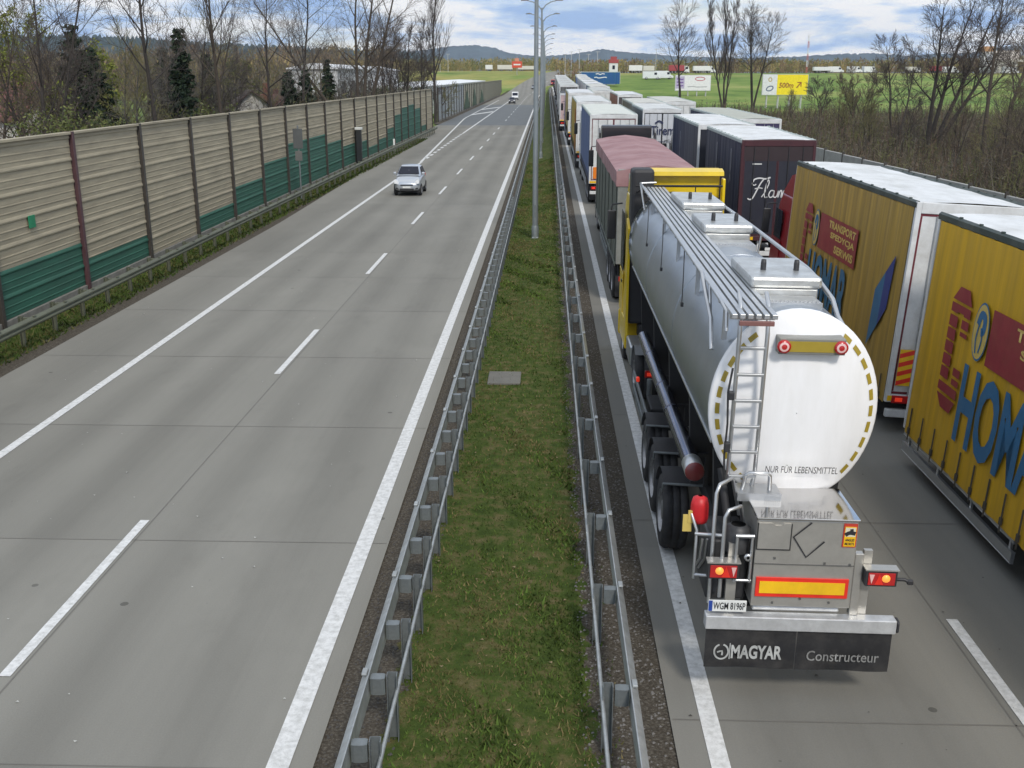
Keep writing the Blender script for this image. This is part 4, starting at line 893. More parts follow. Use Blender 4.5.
    for ya in (4.55, 5.98, 7.41):
        for s in (-1, 1):
            w_ = add_wheel(t, s * .93, ya, .62, .40)
            q = MB(); vs = []; k_ = 9
            for i in range(k_ + 1):
                a = R(20 + 105 * i / k_)
                for xx in (.70, 1.15): vs.append((s * xx, ya + math.cos(a) * .70, .66 + math.sin(a) * .68))
            q.add(vs, [(2 * i, 2 * i + 1, 2 * i + 3, 2 * i + 2) for i in range(k_)], 0, True); fd = q.build('mudguard', plast, t)
            q = MB(); q.tube([(s * .5, ya - .45, 1.24), (s * 1.17, ya - .45, 1.26)], .022, 6); q.tube([(s * 1.16, ya - .45, 1.26), (s * 1.16, ya - .36, 1.10)], .018, 6); q.build('mudguard_bar', galv_d, fd)
        q = MB(); q.tube([(-.8, ya, .55), (.8, ya, .55)], .07, 10); q.build('axle', dark, t)
    if True:
        q = MB(); q.tube([(-.90, 10.9, 1.98), (-.89, 2.8, 1.98)], .128, 18); 
        for yy in (9.2, 7.0, 5.6): q.lathe([(.13, 0), (.138, .01), (.138, .05), (.13, .06)], (-.895, yy, 1.98), 'y', 18)
        ht_ = q.build('hose_tube', mat('tube_polished', (.16, .165, .22), .14, .95, var=.3, scale=2, stretch=(1, .3, 1)), t)
        q = MB(); q.lathe([(.132, .1), (.14, .05), (.14, -.02), (.11, -.045), (0.001, -.05)], (-.89, 2.8, 1.98), 'y', 18); q.build('tube_cap', M('cap_redbrown', (.20, .035, .035), .35, coat=.3), ht_)
        q = MB(); q.lathe([(.135, .4), (.146, .39), (.146, 0.05), (.135, 0.04)], (-.89, 2.77, 1.98), 'y', 18); q.build('tube_collar', alu, ht_)
        for yy in (3.9, 6.4, 8.2, 10.3):
            q = MB(); q.box(-.97, -.561, yy, yy + .06, 1.80, 1.86); q.box(-.56, -.5, yy, yy + .06, 1.3, 1.86); q.build('tube_bracket', dark, t)
    for s in (-1, 1):
        q = MB(); q.box(s * 1.03 - .02, s * 1.03 + .02, 8.3, 11.4, .62, .78, bev=.01); q.box(s * 1.03 - .02, s * 1.03 + .02, 8.3, 11.4, .95, 1.08, bev=.01); q.build('side_guard', galv_d, t)
        q = MB(); q.box(s * .62 - .3, s * .62 + .3, 8.6, 9.6, .60, 1.06, bev=.03); q.build('tool_box', dark, t)
        q = MB(); q.tube([(s * .75, 10.6, 1.1), (s * .75, 10.6, .35)], .06, 8); q.box(s * .75 - .12, s * .75 + .12, 10.45, 10.75, .28, .345); q.build('landing_leg', galv_d, t)
    q = MB(); q.box(-1.10, -1.03, 10.0, 10.12, 1.2, 1.3, bev=.02); q.build('side_lamp', lon, t)
    return t
make_tanker()

# ================================================================== the queue
ylw = mat('truck_yellow', (.80, .56, .010), .35, var=.06, scale=1, coat=.4, dirt=(.35, .24, .05), dscale=1.6, damt=.35)
t = make_tractor('yellow truck tractor coupled in front of the steel tanker', 3.33, 27.0, ylw, ht=5.22, wd=2.42, ftop=1.25)
q = MB(); q.box(-1.18, -.62, -.60, .12, 1.3, 5.25, bev=.08); q.build('air_collector', mat('collector_black', (.025, .025, .028), .6), t)
q = MB(); q.prism([(-.22, 5.06), (-.20, 5.16), (.1, 5.22), (.1, 5.06)], 'x', -.60, 1.16); q.box(1.12, 1.2, -.3, -.02, 2.8, 5.0, bev=.03); q.build('spoiler_lip', ylw, t)
q = MB(); q.tube([(-1.08, -.58, 4.84), (1.08, -.58, 4.84)], .03, 8); q.tube([(.42, -.5, 4.8), (.42, -.5, 4.35)], .015, 6); q.tube([(-.5, -.55, 4.84), (-.5, -.4, 3.8)], .02, 6); q.tube([(-1.05, -.62, 4.7), (-.9, -.63, 4.82), (-.6, -.62, 4.84)], .025, 6); q.lathe([(.0, -.02), (.06, -.01), (.06, .1), (0, .11)], (.42, -.5, 4.28), 'z', 10); q.build('hose_gantry', dark, t)
# tipper with red tarpaulin
def make_tipper():
    t = thing('tipper_trailer', 'grey-green tipper trailer under a peaked faded red tarpaulin', 'tipper trailer', (3.62, 34.2, zrf(34.2)), 0, 'trucks queueing on the right carriageway', math.atan(.011)); h, L, e = 1.29, 14.6, 4.52
    bm_ = mat('tipper_side', (.105, .12, .10), .55, .2, var=.15, scale=1.2, stretch=(1, .4, 1), dirt=(.09, .09, .075), dscale=1.5); tp = mat('tarp_red', (.29, .155, .16), .75, var=.12, scale=.7, dirt=(.40, .27, .27), dscale=.7, damt=.7, bump=.25, bscale=2); grey = mat('tipper_grey', (.24, .25, .235), .55, .2, var=.15, dirt=(.14, .13, .11))
    for s in (-1, 1):
        q = MB(); a_ = sorted((s * h, s * (h - .06))); q.box(a_[0], a_[1], .1, L, 1.45, e - .05)
        for k in range(7): a_ = sorted((s * (h + .001), s * (h + .03))); q.box(a_[0], a_[1], .3 + 2.2 * k, .42 + 2.2 * k, 1.5, e - .1, bev=.008)
        a_ = sorted((s * (h + .001), s * (h + .045))); q.box(a_[0], a_[1], .1, L, 1.38, 1.5, bev=.01); q.build('side_wall', bm_, t)
    q = MB(); q.box(-h, h, .0, .09, 1.45, e + .02, bev=.02); 
    for x in (-.9, -.3, .3, .9): q.box(x - .05, x + .05, -.05, -.001, 1.5, e - .1, bev=.01)
    q.build('tailgate', grey, t); q = MB(); q.box(-h, h, L - .08, L, 1.45, e + .02); q.build('front_wall', grey, t)
    q = MB(); n = 14; pr = [(-h - .05, e - .52), (-h - .055, e - .04), (-h * .62, e + .07), (-.02, e + .16), (h * .62, e + .07), (h + .055, e - .04), (h + .05, e - .52)]; m_ = len(pr); vs = []
    for j in range(n + 1):
        for i, (x, z) in enumerate(pr): vs.append((x, -.03 + (L + .06) * j / n, z - (.035 * (j % 2) if 1 < i < 5 else 0) + (.03 * math.sin(j * 2.1) if i in (0, 6) else 0)))
    q.add(vs, [(j * m_ + i, j * m_ + i + 1, (j + 1) * m_ + i + 1, (j + 1) * m_ + i) for j in range(n) for i in range(m_ - 1)]); q.add(vs[:m_], [list(range(m_))]); q.build('tarpaulin', tp, t)
    q = MB(); q.box(-.9, .9, .2, L - .6, 1.0, 1.38); q.box(-1.1, 1.1, .1, .2, .6, .78, bev=.02); q.build('chassis', dark, t)
    for ya in (1.6, 2.95, 4.3):
        for s in (-1, 1): add_wheel(t, s * (h - .18), ya, .60, .38)
    for s in (-1, 1):
        tail_lamp(t, s * .95, .09, .95, .45, .16)
        q = MB(); q.box(s * (h - .05) - .02, s * (h - .05) + .02, 5.6, L - 3.5, .6, .8, bev=.01); q.box(s * (h - .05) - .02, s * (h - .05) + .02, 5.6, L - 3.5, .92, 1.05, bev=.01); q.build('side_guard', galv_d, t)
        q = MB(); q.box(s * (h - .3) - .26, s * (h - .3) + .26, .5, .51, .25, .98); q.build('mudflap', plast, t)
    return t
make_tipper()
blk = mat('truck_black', (.02, .018, .022), .3, var=.1, coat=.5)
make_tractor('black truck tractor ahead of the red-tarped tipper trailer', 3.78, 50.4, blk, ht=5.02, wd=2.56)
blue1 = curtain_mat('curtain_slateblue', (.085, .13, .27), .12, (.10, .12, .18), .4)
dred = mat('frame_darkred', (.14, .02, .03), .5)
t = make_trailer('slate-blue trailer with pale grey rear doors, ahead of the black tractor', 3.78, 60.3, 15.2, 2.66, 5.08, side=blue1, roof=mat('roof_cream', (.60, .62, .56), .6, var=.06, scale=.6, dirt=(.44, .44, .40), dscale=.8), seal=dred)
q = MB(); q.box(-1.1, -.8, -.05, -.03, 1.50, 2.15, bev=.01); q.build('warning_plate', M('plate_orange', (.80, .22, .02), .4), t)
whp = mat('truck_white', (.66, .67, .68), .35, var=.05, coat=.4); gry = mat('truck_grey', (.30, .31, .32), .35, var=.06, coat=.4); bluep = mat('truck_blue', (.05, .12, .32), .35, coat=.4); redp = mat('truck_red', (.33, .018, .025), .3, var=.08, coat=.5)
make_tractor('white truck tractor in front of the slate-blue trailer', 3.7, 76.6, whp, ht=4.9)
yel3 = curtain_mat('curtain_mustard', (.42, .30, .045), .16, (.25, .15, .03), .5)
t = make_trailer('mustard-yellow curtain trailer behind which only its left side shows', 3.56, 81.2, 15.0, 2.6, 5.05, side=yel3)
t['label'] = 'mustard-yellow curtain trailer in the left lane, beyond the slate-blue one'
for yy, c in ((1.1, (.45, .13, .03)), (3.0, (.50, .20, .02))):
    q = MB(); q.box(-1.335, -1.322, yy, yy + .8, 1.3, 4.4); q.build('curtain_stripe', mat('stripe_orange', c, .6), t)
make_tractor('grey truck tractor in front of the mustard-yellow trailer', 3.5, 97.6, gry, ht=4.8)
make_trailer('pale yellow curtain trailer in the left lane beyond the mustard one', 3.38, 104.5, 15.0, 2.56, 5.05, side=curtain_mat('curtain_beige', (.46, .35, .12), .14))
make_tractor('blue truck tractor in front of the pale yellow trailer', 3.3, 120.8, bluep, ht=4.7)
t = make_trailer('small white trailer with a black roof standing close to the median rail', 2.75, 127, 10.5, 2.4, 4.4, side=curtain_mat('curtain_white', (.60, .58, .58), .06, (.5, .4, .4), .3), roof=mat('roof_black', (.03, .03, .03), .6), rearm=mat('rear_pinkish', (.55, .40, .40), .6))
far = [(2.95, 143, 'grey', (.33, .33, .31), (.10, .10, .10)), (2.95, 163, 'pale', (.5, .5, .48), (.5, .5, .5)), (3.0, 183, 'olive', (.28, .28, .20), (.2, .2, .2)), (3.05, 203, 'brown', (.22, .13, .10), (.15, .1, .09)), (3.1, 223, 'white', (.6, .6, .6), (.6, .6, .6)), (3.2, 244, 'tan', (.40, .33, .24), (.4, .35, .3))]
for i, (x, y, nm, c, rc) in enumerate(far):
    make_trailer('%s trailer far up the left lane of the queue, number %s from the camera' % (nm, ['six', 'seven', 'eight', 'nine', 'ten', 'eleven', 'twelve', 'thirteen', 'fourteen'][i]), x, y, 14.2, 2.5, 5.0, side=curtain_mat('curtain_' + nm, c), rearm=mat('rear_' + nm, rc, .6), detail=i < 2)
    if i < 6: make_tractor('%s trailer\'s tractor far up the left lane' % nm, x, y + 15.3, [whp, redp, bluep, gry, whp, bluep][i], ht=4.6, chassis=False)

# ---- right lane: yellow road train
yelA = curtain_mat('curtain_yellow_dusty', (.43, .275, .055), .28, (.19, .13, .055), .9); yelB = curtain_mat('curtain_yellow', (.62, .36, .016), .14, (.30, .20, .04), .5)
dgr = mat('rail_darkgreen', (.02, .036, .03), .5, dirt=(.15, .16, .14)); sigr = mat('print_red', (.27, .025, .035), .6, var=.15, dirt=(.30, .12, .05), damt=.35); sigb = mat('print_blue', (.03, .14, .29), .6, var=.12, dirt=(.10, .18, .25), damt=.35); sigy = mat('print_yellow', (.60, .44, .12), .6); sigw = mat('print_dark_blue', (.03, .05, .22), .6)
def block_c(mb, O, W_, H_):
    """segmented block letter C made of bars split by thin gaps"""
    g = .035; U = (0, -1, 0); V = (0, 0, 1)
    def poly(pts): 
        o, u, v = Vector(O), Vector(U), Vector(V); nn = u.cross(v)
        mb.add([o + u * (a * W_) + v * (b * H_) + nn * .006 for a, b in pts], [list(range(len(pts)))])
    poly([(.3, 1), (.8, 1), (1, .885), (0, .885)])
    poly([(0, .86), (1, .86), (1, .785), (.68, .785), (.68, .80), (.36, .80), (.36, .785), (0, .785)])
    poly([(.64, .76), (1, .76), (1, .69), (.64, .69)]); poly([(.64, .665), (1, .665), (1, .63), (.64, .63)])
    for k in range(5): z = .76 - .107 * k; poly([(0, z), (.42, z), (.42, z - .092), (0, z - .092)])
    poly([(.64, .37), (1, .37), (1, .305), (.64, .305)]); poly([(.64, .28), (1, .28), (1, .23), (.64, .23)])
    poly([(0, .205), (1, .205), (1, .13), (0, .13)]); poly([(0, .105), (1, .105), (.8, 0), (.3, 0)])
def livery(t, h, yC, sc=1.0, zo=0.):
    x = -h - .036; U = (0, -1, 0); V = (0, 0, 1)
    q = MB(); block_c(q, (x, yC, 1.80 + zo), .86 * sc, 2.22); q.build('letter_c', sigr, t)
    text_part('HOMAR', (x, yC - 1.00 * sc, 1.42 + zo), U, V, 4.0 * sc, 1.42, sigb, t, bold=.032)
    q = MB(); yr = yC - 1.75 * sc
    q.box(x - .004, x + .006, yr - 3.6 * sc, yr, 2.98 + zo, 3.92 + zo); sgp = q.build('sign_panel', sigr, t)
    for k, (w, s_) in enumerate(((2.5, 'TRANSPORT'), (2.25, 'SPEDYCJA'), (1.75, 'SERWIS'))):
        text_part(s_, (x - .008, yr - 3.45 * sc + w * sc, 3.64 - .28 * k + zo), U, V, w * sc, .20, sigy, sgp, bold=.035, gap=.003)
    q = MB(); c_ = (yC - 1.38 * sc, 3.46 + zo)
    for r_, mi in ((1.0, 0), (.93, 1)): 
        q.add([(x - .006 - .003 * mi, c_[0] + .31 * sc * r_ * math.cos(a), c_[1] + .50 * r_ * math.sin(a)) for a in np.linspace(0, 2 * math.pi, 28, endpoint=False)], [list(range(28))], mi)
    ribbon(q, [(-.12, .1), (-.05, .28), (.1, .25), (.12, .05), (.02, .0)], .14, (x - .012, c_[0], c_[1]), U, V, .003, 0); ribbon(q, [(-.08, .1), (-.12, -.15), (-.06, -.38)], .045, (x - .012, c_[0], c_[1]), U, V, .003, 0); ribbon(q, [(.08, .05), (.10, -.15), (.05, -.35)], .045, (x - .012, c_[0], c_[1]), U, V, .003, 0)
    q.build('round_emblem', [sigb, sigy], t)
    ya = yC - 7.0 * sc
    q = MB()
    for k, (a0, b0) in enumerate(((0, 0), (.55, .5))): pass
    A1, A2, A3, A4 = (-1.28, 3.80), (-1.16, 2.62), (-.14, 1.55), (-.22, 2.86); m1, m2 = (-.78, 3.36), (-.70, 2.14)
    q.add([(x, ya + a * sc, b + zo) for a, b in (A1, A2, m2, m1)], [(0, 1, 2, 3)], 1); q.add([(x, ya + a * sc, b + zo) for a, b in (m1, m2, A3, A4)], [(0, 1, 2, 3)], 0)
    q.build('arrow_emblem', [sigb, sigw], t)
def merge_cab(t, c, dy):
    """the cab and the body of one rigid truck move together"""
    for ch in list(c.children): ch.parent = t; ch.location = (ch.location.x, ch.location.y + dy, ch.location.z)
    bpy.data.objects.remove(c)
t = make_trailer('bright yellow drawbar trailer with dark green rails, cut by the right edge', 8.44, 6.8, 13.2, 2.56, 4.98, side=yelB, edge=dgr, name='drawbar_trailer', ays=[4.4, 5.7, 7.0], guard=(8.0, 13.1), group='yellow road train', floor=.86, gz_=-.40, wr=.52)
t['label'] = 'bright yellow curtain trailer cut off by the right edge, nearest on the right'
livery(t, 1.28, 11.75, .98, -.16)
t.rotation_euler.y = R(3.2)
q = MB(); q.box(-1.2, -.55, 13.205, 13.215, 1.55, 2.25); bd = q.build('striped_board', refy, t)
q = MB(); q.tube([(-.25, 13.2, .9), (0, 15.1, .85)], .07, 8); q.tube([(.25, 13.2, .9), (0, 15.1, .85)], .07, 8); q.build('drawbar', dark, t)
t = make_trailer('dusty yellow truck with white roof and red cab, in front of the bright yellow trailer', 8.60, 21.7, 10.6, 2.56, 4.98, side=yelA, edge=dgr, name='box_truck', cat='truck', axles=2, group='yellow road train', seal=dred, floor=.86, gz_=-.38, wr=.52)
livery(t, 1.28, 8.65, .97, -.06)
t.rotation_euler.y = R(3.2)
q = MB(); q.box(-1.13, -.83, -.055, -.042, 1.05, 1.85, 1)
for k in range(4): z = 1.05 + .2 * k; q.add([(-1.13, -.058, z), (-.83, -.058, z + .10), (-.83, -.058, z + .20), (-1.13, -.058, z + .10)], [(0, 1, 2, 3)], 0)
q.build('striped_board', [refr, refy], t)
c = make_tractor('x', 8.6, 32.6, redp, ht=4.55, chassis=False, fairing=False); merge_cab(t, c, 10.75)
# ---- dark blue road train with a white script on the doors
navy = curtain_mat('curtain_navy', (.030, .034, .060), .15, (.06, .06, .075), .4); navyd = mat('door_navy', (.020, .022, .034), .4, var=.15, dirt=(.04, .04, .05)); mar = mat('frame_maroon', (.055, .014, .020), .5, var=.2)
rl = mat('roof_rail_pale', (.40, .46, .42), .5)
t = make_trailer('dark navy trailer with maroon door frame and white script, beside the red cab', 8.80, 40.6, 9.0, 2.80, 5.06, side=navy, rearm=navyd, lockm=plast, seal=mar, rear='doors', ays=[2.6, 3.9, 5.2], guard=(5.9, 7.6), name='drawbar_trailer', group='navy road train')
for o in t.children:
    if o.name.startswith('rear_frame'): o.data.materials[0] = mar
q = MB(); O_, U_, V_ = (-1.06, -.012, 2.55), (1, 0, 0), (0, 0, 1); k_ = 1.36
def sc_(pts): return [(a * k_ * .84, b * k_ * .66 + .30) for a, b in pts]
for pts, w in (([(.0, .0), (.06, -.05), (.16, .0), (.28, .3), (.40, .62), (.50, .80)], .04), ([(.15, .70), (.20, .80), (.36, .85), (.55, .82), (.72, .88)], .045), ([(.15, .70), (.13, .60), (.2, .55), (.26, .60)], .03), ([(.22, .40), (.36, .44), (.48, .42)], .03), ([(.46, .05), (.56, .25), (.68, .62), (.66, .78), (.60, .6), (.55, .2), (.58, .04), (.66, .06)], .03), ([(.86, .32), (.76, .32), (.70, .15), (.75, .04), (.84, .10), (.88, .32), (.86, .10), (.92, .04), (.98, .12)], .035), ([(.98, .12), (1.02, .32), (1.01, .04), (1.06, .28), (1.12, .32), (1.12, .04), (1.18, .28), (1.24, .32), (1.24, .10), (1.28, .04), (1.34, .10)], .035), ([(1.36, .16), (1.46, .22), (1.47, .32), (1.40, .32), (1.37, .16), (1.42, .04), (1.52, .08)], .032)):
    ribbon(q, sc_(pts), w * 1.25, O_, U_, V_, .004)
q.build('script_lettering', mat('script_white', (.62, .62, .62), .5), t)
q = MB(); q.box(-1.3, 1.3, .002, .0115, 4.25, 4.79); q.build('upper_panel', M('panel_maroonblack', (.03, .018, .021), .5), t)
q = MB(); q.box(-.95, -.60, -.006, .003, 4.12, 4.16); q.build('small_print', platew, t)
for yy in (2.2, 5.8):
    q = MB(); ribbon(q, [(0, 0), (.2, .5), (.25, 1.2), (.1, 1.3), (.12, .6), (.3, .1)], .06, (-1.43, yy, 3.2), (0, -1, 0), (0, 0, 1), .004); q.build('side_monogram', mat('mono_grey', (.30, .30, .32), .5), t)
t = make_trailer('dark navy box truck directly in front of the navy trailer with script', 8.46, 50.5, 10.1, 2.66, 5.08, side=navy, rearm=navyd, ays=[2.2, 3.5], guard=(4.6, 9.6), name='box_truck', cat='truck', group='navy road train')
c = make_tractor('x', 8.46, 60.9, blk, ht=4.6, chassis=False, fairing=False); merge_cab(t, c, 10.3)
q = MB(); ribbon(q, [(0, 0), (.2, .5), (.25, 1.2), (.1, 1.3), (.12, .6), (.3, .1)], .06, (-1.36, 6.5, 3.0), (0, -1, 0), (0, 0, 1), .004); q.build('side_monogram', mat('mono_grey', (.30, .30, .32), .5), t)
dblue = curtain_mat('curtain_darkblue', (.045, .055, .12), .15)
make_trailer('dark blue trailer with flat grey roof on the far right, beside the navy truck', 11.25, 57.4, 14.6, 2.5, 4.98, side=dblue, roof=mat('roof_greygreen', (.42, .43, .37), .7, var=.08, dirt=(.3, .3, .26)), rearm=mat('rear_purple', (.05, .04, .10), .5), rz=.03)
thw = mat('rear_thermo', (.56, .58, .61), .5, var=.05)
t = make_trailer('grey-sided trailer with white doors and dark lettering, beyond the navy truck', 7.32, 68.0, 9.0, 2.5, 5.05, side=curtain_mat('curtain_greygreen', (.15, .165, .155), .12), rearm=thw, axles=2, seal=ink, name='drawbar_trailer')
text_part('Tirem', (-.72, -.045, 3.45), (1, 0, 0), (0, 0, 1), 1.5, .55, M('print_navy', (.03, .035, .09), .5), t, bold=.01)
q = MB(); ribbon(q, [(-.45, 4.15), (-.2, 4.3), (.05, 4.15)], .10, (0, -.045, 0), (1, 0, 0), (0, 0, 1), .004); q.box(-.7, .8, -.047, -.042, 3.02, 3.05); q.build('door_print', M('print_navy', (.03, .035, .09), .5), t)
make_trailer('grey-sided box truck coupled ahead of the white-doored trailer', 7.45, 78.0, 11.0, 2.45, 5.05, side=M('curtain_greygreen', (0, 0, 0)) if 'curtain_greygreen' in _mc else curtain_mat('curtain_greygreen2', (.16, .17, .16), .12), axles=2, name='box_truck', cat='truck')
make_trailer('white trailer on the right, its roof just beyond the lettered doors', 10.05, 82.0, 13.2, 2.5, 5.0, side=curtain_mat('curtain_pale', (.55, .55, .54), .06))
t = make_trailer('trailer with pinkish-brown side and orange-edged dark rear', 7.75, 100.5, 12.2, 2.3, 5.0, side=curtain_mat('curtain_rust', (.30, .14, .11), .15), rearm=mat('rear_dark', (.06, .05, .05), .6))
q = MB(); q.box(-.95, -.6, -.05, -.03, 1.6, 3.8); q.build('orange_panel', M('plate_orange', (.80, .22, .02), .4), t)
make_trailer('royal blue curtain trailer with white roof between the two lanes', 5.95, 114.5, 15.0, 2.3, 5.0, side=curtain_mat('curtain_royal', (.05, .09, .30), .12))
for i, (x, y, c, nm) in enumerate(((6.6, 134, (.16, .20, .30), 'steel-blue'), (6.7, 153, (.62, .62, .62), 'clean white'), (6.9, 173, (.60, .60, .62), 'second clean white'), (7.1, 194, (.55, .56, .60), 'third white'), (7.4, 216, (.20, .32, .55), 'sky-blue'), (7.8, 238, (.16, .07, .06), 'dark brown'), (8.4, 261, (.5, .5, .5), 'light grey'))):
    make_trailer('%s trailer far up the right lane of the queue' % nm, x, y, 14.5, 2.45, 5.0, side=curtain_mat('curtain_far%d' % i, c), rearm=mat('rear_far%d' % i, c, .5), detail=False)
# turning truck far ahead, seen side-on
jb = curtain_mat('curtain_bluegreen', (.018, .075, .26), .2, (.02, .16, .20), .8)
t = make_trailer('blue-green truck far ahead turning right, seen from its side', 8.9, 290, 10.6, 2.5, 3.9, side=jb, rz=R(-84), rx=0., detail=False, axles=2, cat='truck', name='box_truck', floor=1.0)
t.location.z = gz(14.5, 290) - .1
q = MB()
for z, a, b in ((3.3, 4.0, 6.4), (2.4, 3.6, 7.0)): ribbon(q, [(a, z), (a + .6, z + .1), (a + 1.2, z - .1), (b - .6, z + .1), (b, z)], .22, (1.275, 0, 0), (0, 1, 0), (0, 0, 1), .006)
q.build('side_print', sigw if False else platew, t)

# ================================================================== cars and vans
def make_car(label, x, y, z, paint, rz=0., group=None, detail=True):
    """hatchback; origin under the nose, nose towards -y"""
    t = thing('parked_car' if group == 'cars parked behind the wall' else 'car', label, 'car', (x, y, z), rz, group)
    st = [(-.02, .56, .42, .62, .70), (.06, .70, .34, .70, .80), (.22, .80, .28, .78, .90), (.6, .865, .26, .86, 1.02), (1.05, .88, .26, .92, 1.13), (1.9, .885, .26, .94, 1.15), (3.0, .885, .26, .95, 1.18), (3.5, .86, .28, .95, 1.18), (3.82, .78, .34, .9, 1.12), (3.95, .66, .42, .8, .95)]
    vs = []; m_ = 13
    for (yy, w, zb, zs, zt) in st:
        half = [(w * .80, zb), (w * .97, zb + .10), (w, (zb + zs) / 2), (w * .985, zs), (w * .90, zt - .02), (w * .55, zt + .03)]
        vs += [(a, yy, b) for a, b in half] + [(0, yy, zt + .045)] + [(-a, yy, b) for a, b in half[::-1]]
    fs = [(j * m_ + i, j * m_ + (i + 1) % m_, (j + 1) * m_ + (i + 1) % m_, (j + 1) * m_ + i) for j in range(len(st) - 1) for i in range(m_)]
    fs += [tuple(range(m_)), tuple(range((len(st) - 1) * m_, len(st) * m_))]
    q = MB(); q.add(vs, fs, 0, True); body = q.build('body', paint, t); md = body.modifiers.new('smooth', 'SUBSURF'); md.levels = 1; md.render_levels = 1
    cs = [(1.02, .80, 1.10, .74, 1.16), (1.40, .82, 1.12, .68, 1.44), (1.82, .83, 1.13, .62, 1.66), (2.35, .83, 1.13, .61, 1.72), (3.1, .82, 1.14, .60, 1.68), (3.45, .81, 1.14, .60, 1.58), (3.86, .74, 1.10, .66, 1.16)]
    vs = []; k = 7
    for (yy, wb, zb, wt, zt) in cs:
        half = [(wb, zb), (wt + .03, zt - .09), (wt * .86, zt - .015)]; vs += [(a, yy, b) for a, b in half] + [(0, yy, zt)] + [(-a, yy, b) for a, b in half[::-1]]
    q = MB(); q.add(vs, [(j * k + i, j * k + i + 1, (j + 1) * k + i + 1, (j + 1) * k + i) for j in range(len(cs) - 1) for i in range(k - 1)], 0, True); q.build('cabin', paint, t)
    q = MB(); q.quad((-.70, 1.075, 1.24), (.70, 1.075, 1.24), (.565, 1.72, 1.635), (-.565, 1.72, 1.635)); q.build('windscreen', glass, t)
    q = MB(); q.quad((-.56, 3.52, 1.57), (.56, 3.52, 1.57), (.62, 3.83, 1.24), (-.62, 3.83, 1.24)); q.build('rear_window', glass, t)
    for s in (-1, 1):
        q = MB(); q.add([(s * .822, 1.35, 1.17), (s * .835, 2.3, 1.18), (s * .665, 2.3, 1.60), (s * .672, 1.86, 1.57)], [(0, 1, 2, 3)]); q.add([(s * .835, 2.37, 1.18), (s * .822, 3.3, 1.20), (s * .668, 3.15, 1.57), (s * .665, 2.37, 1.60)], [(0, 1, 2, 3)]); q.build('side_window', glass, t)
        q = MB(); q.prism([(.50, .70), (.80, .76), (.80, .98), (.70, 1.0), (.54, .86)], 'y', .03, .30); hd = q.build('headlight', M('lamp_clear', (.8, .82, .85), .1), t); hd.scale.x = s
        q = MB(); q.box(s * .93 - .10, s * .93 + .10, 1.28, 1.40, 1.16, 1.33, bev=.04); q.build('mirror', paint, t)
        q = MB(); q.box(s * .66 - .12, s * .66 + .12, 3.90, 3.96, .85, 1.08, bev=.02); q.build('tail_light', lred, t)
        for yy in (.72, 3.2): add_wheel(t, s * .78, yy, .36, .22)
    q = MB(); q.box(-.40, .40, -.045, .04, .63, .70, bev=.015); q.box(-.45, .45, -.03, .05, .34, .47, bev=.02)
    for s in (-1, 1): q.box(s * .62 - .1, s * .62 + .1, .02, .1, .42, .52, bev=.02)
    q.build('grille', plast, t); q = MB(); q.box(-.26, .26, -.06, -.046, .49, .60); q.build('number_plate', platew, t)
    q = MB(); q.box(-.80, .80, .35, 3.6, .20, .30); q.build('underbody', dark, t)
    return t
def make_van(label, x, y, z, paint, rz=0., L=5.4, h=2.4, group=None):
    t = thing('van', label, 'van', (x, y, z), rz, group); w = .98
    q = MB(); q.prism([(0, .35), (-.02, .95), (.75, 1.25), (1.35, h - .18), (1.7, h), (L, h), (L, .35)], 'x', -w, w); b = q.build('body', paint, t); md = b.modifiers.new('b', 'BEVEL'); md.width = .09; md.segments = 3
    q = MB(); q.quad((-.85, .80, 1.30), (.85, .80, 1.30), (.80, 1.32, h - .25), (-.80, 1.32, h - .25)); o = q.build('windscreen', glass, t); o.location.y = -.03
    for s in (-1, 1):
        q = MB(); q.box(s * w - .006, s * w + .012, 1.15, 1.95, 1.35, h - .4, bev=.004); q.build('side_window', glass, t)
        q = MB(); q.box(s * .7 - .14, s * .7 + .14, -.02, .05, .8, .98, bev=.02); q.build('headlight', M('lamp_clear', (.8, .82, .85), .1), t)
        for yy in (.9, L - 1.1): add_wheel(t, s * .86, yy, .40, .24)
    q = MB(); q.box(-.9, .9, -.07, .1, .35, .62, bev=.04); q.build('bumper', plast, t)
    return t
silver = mat('paint_silver', (.50, .53, .57), .3, .55, var=.03, coat=.7)
make_car('silver hatchback driving towards the camera in the left lane', -8.93, 67.4, 0, silver).scale = (1, 1, 1.08)
cblack = mat('paint_black', (.03, .03, .035), .3, coat=.6); cred = mat('paint_red', (.4, .02, .02), .3, coat=.6); cgrey = mat('paint_grey', (.25, .26, .28), .3, .4, coat=.6); cwhite = mat('paint_white', (.72, .73, .74), .3, coat=.5); cblue = mat('paint_blue', (.06, .12, .3), .3, coat=.6)
make_car('small dark car far down the left carriageway beside the white van', -9.4, 292, 0, cblack)
make_van('white van far down the left carriageway just behind the dark car', -9.9, 338, 0, cwhite)
make_car('tiny dark car farthest down the left carriageway', -8.0 + shift(440), 440, float(tl(440)), cgrey)
make_van('small red van at the far bend of the left carriageway', -2.0 + shift(455), 455, float(tl(455)), cred)

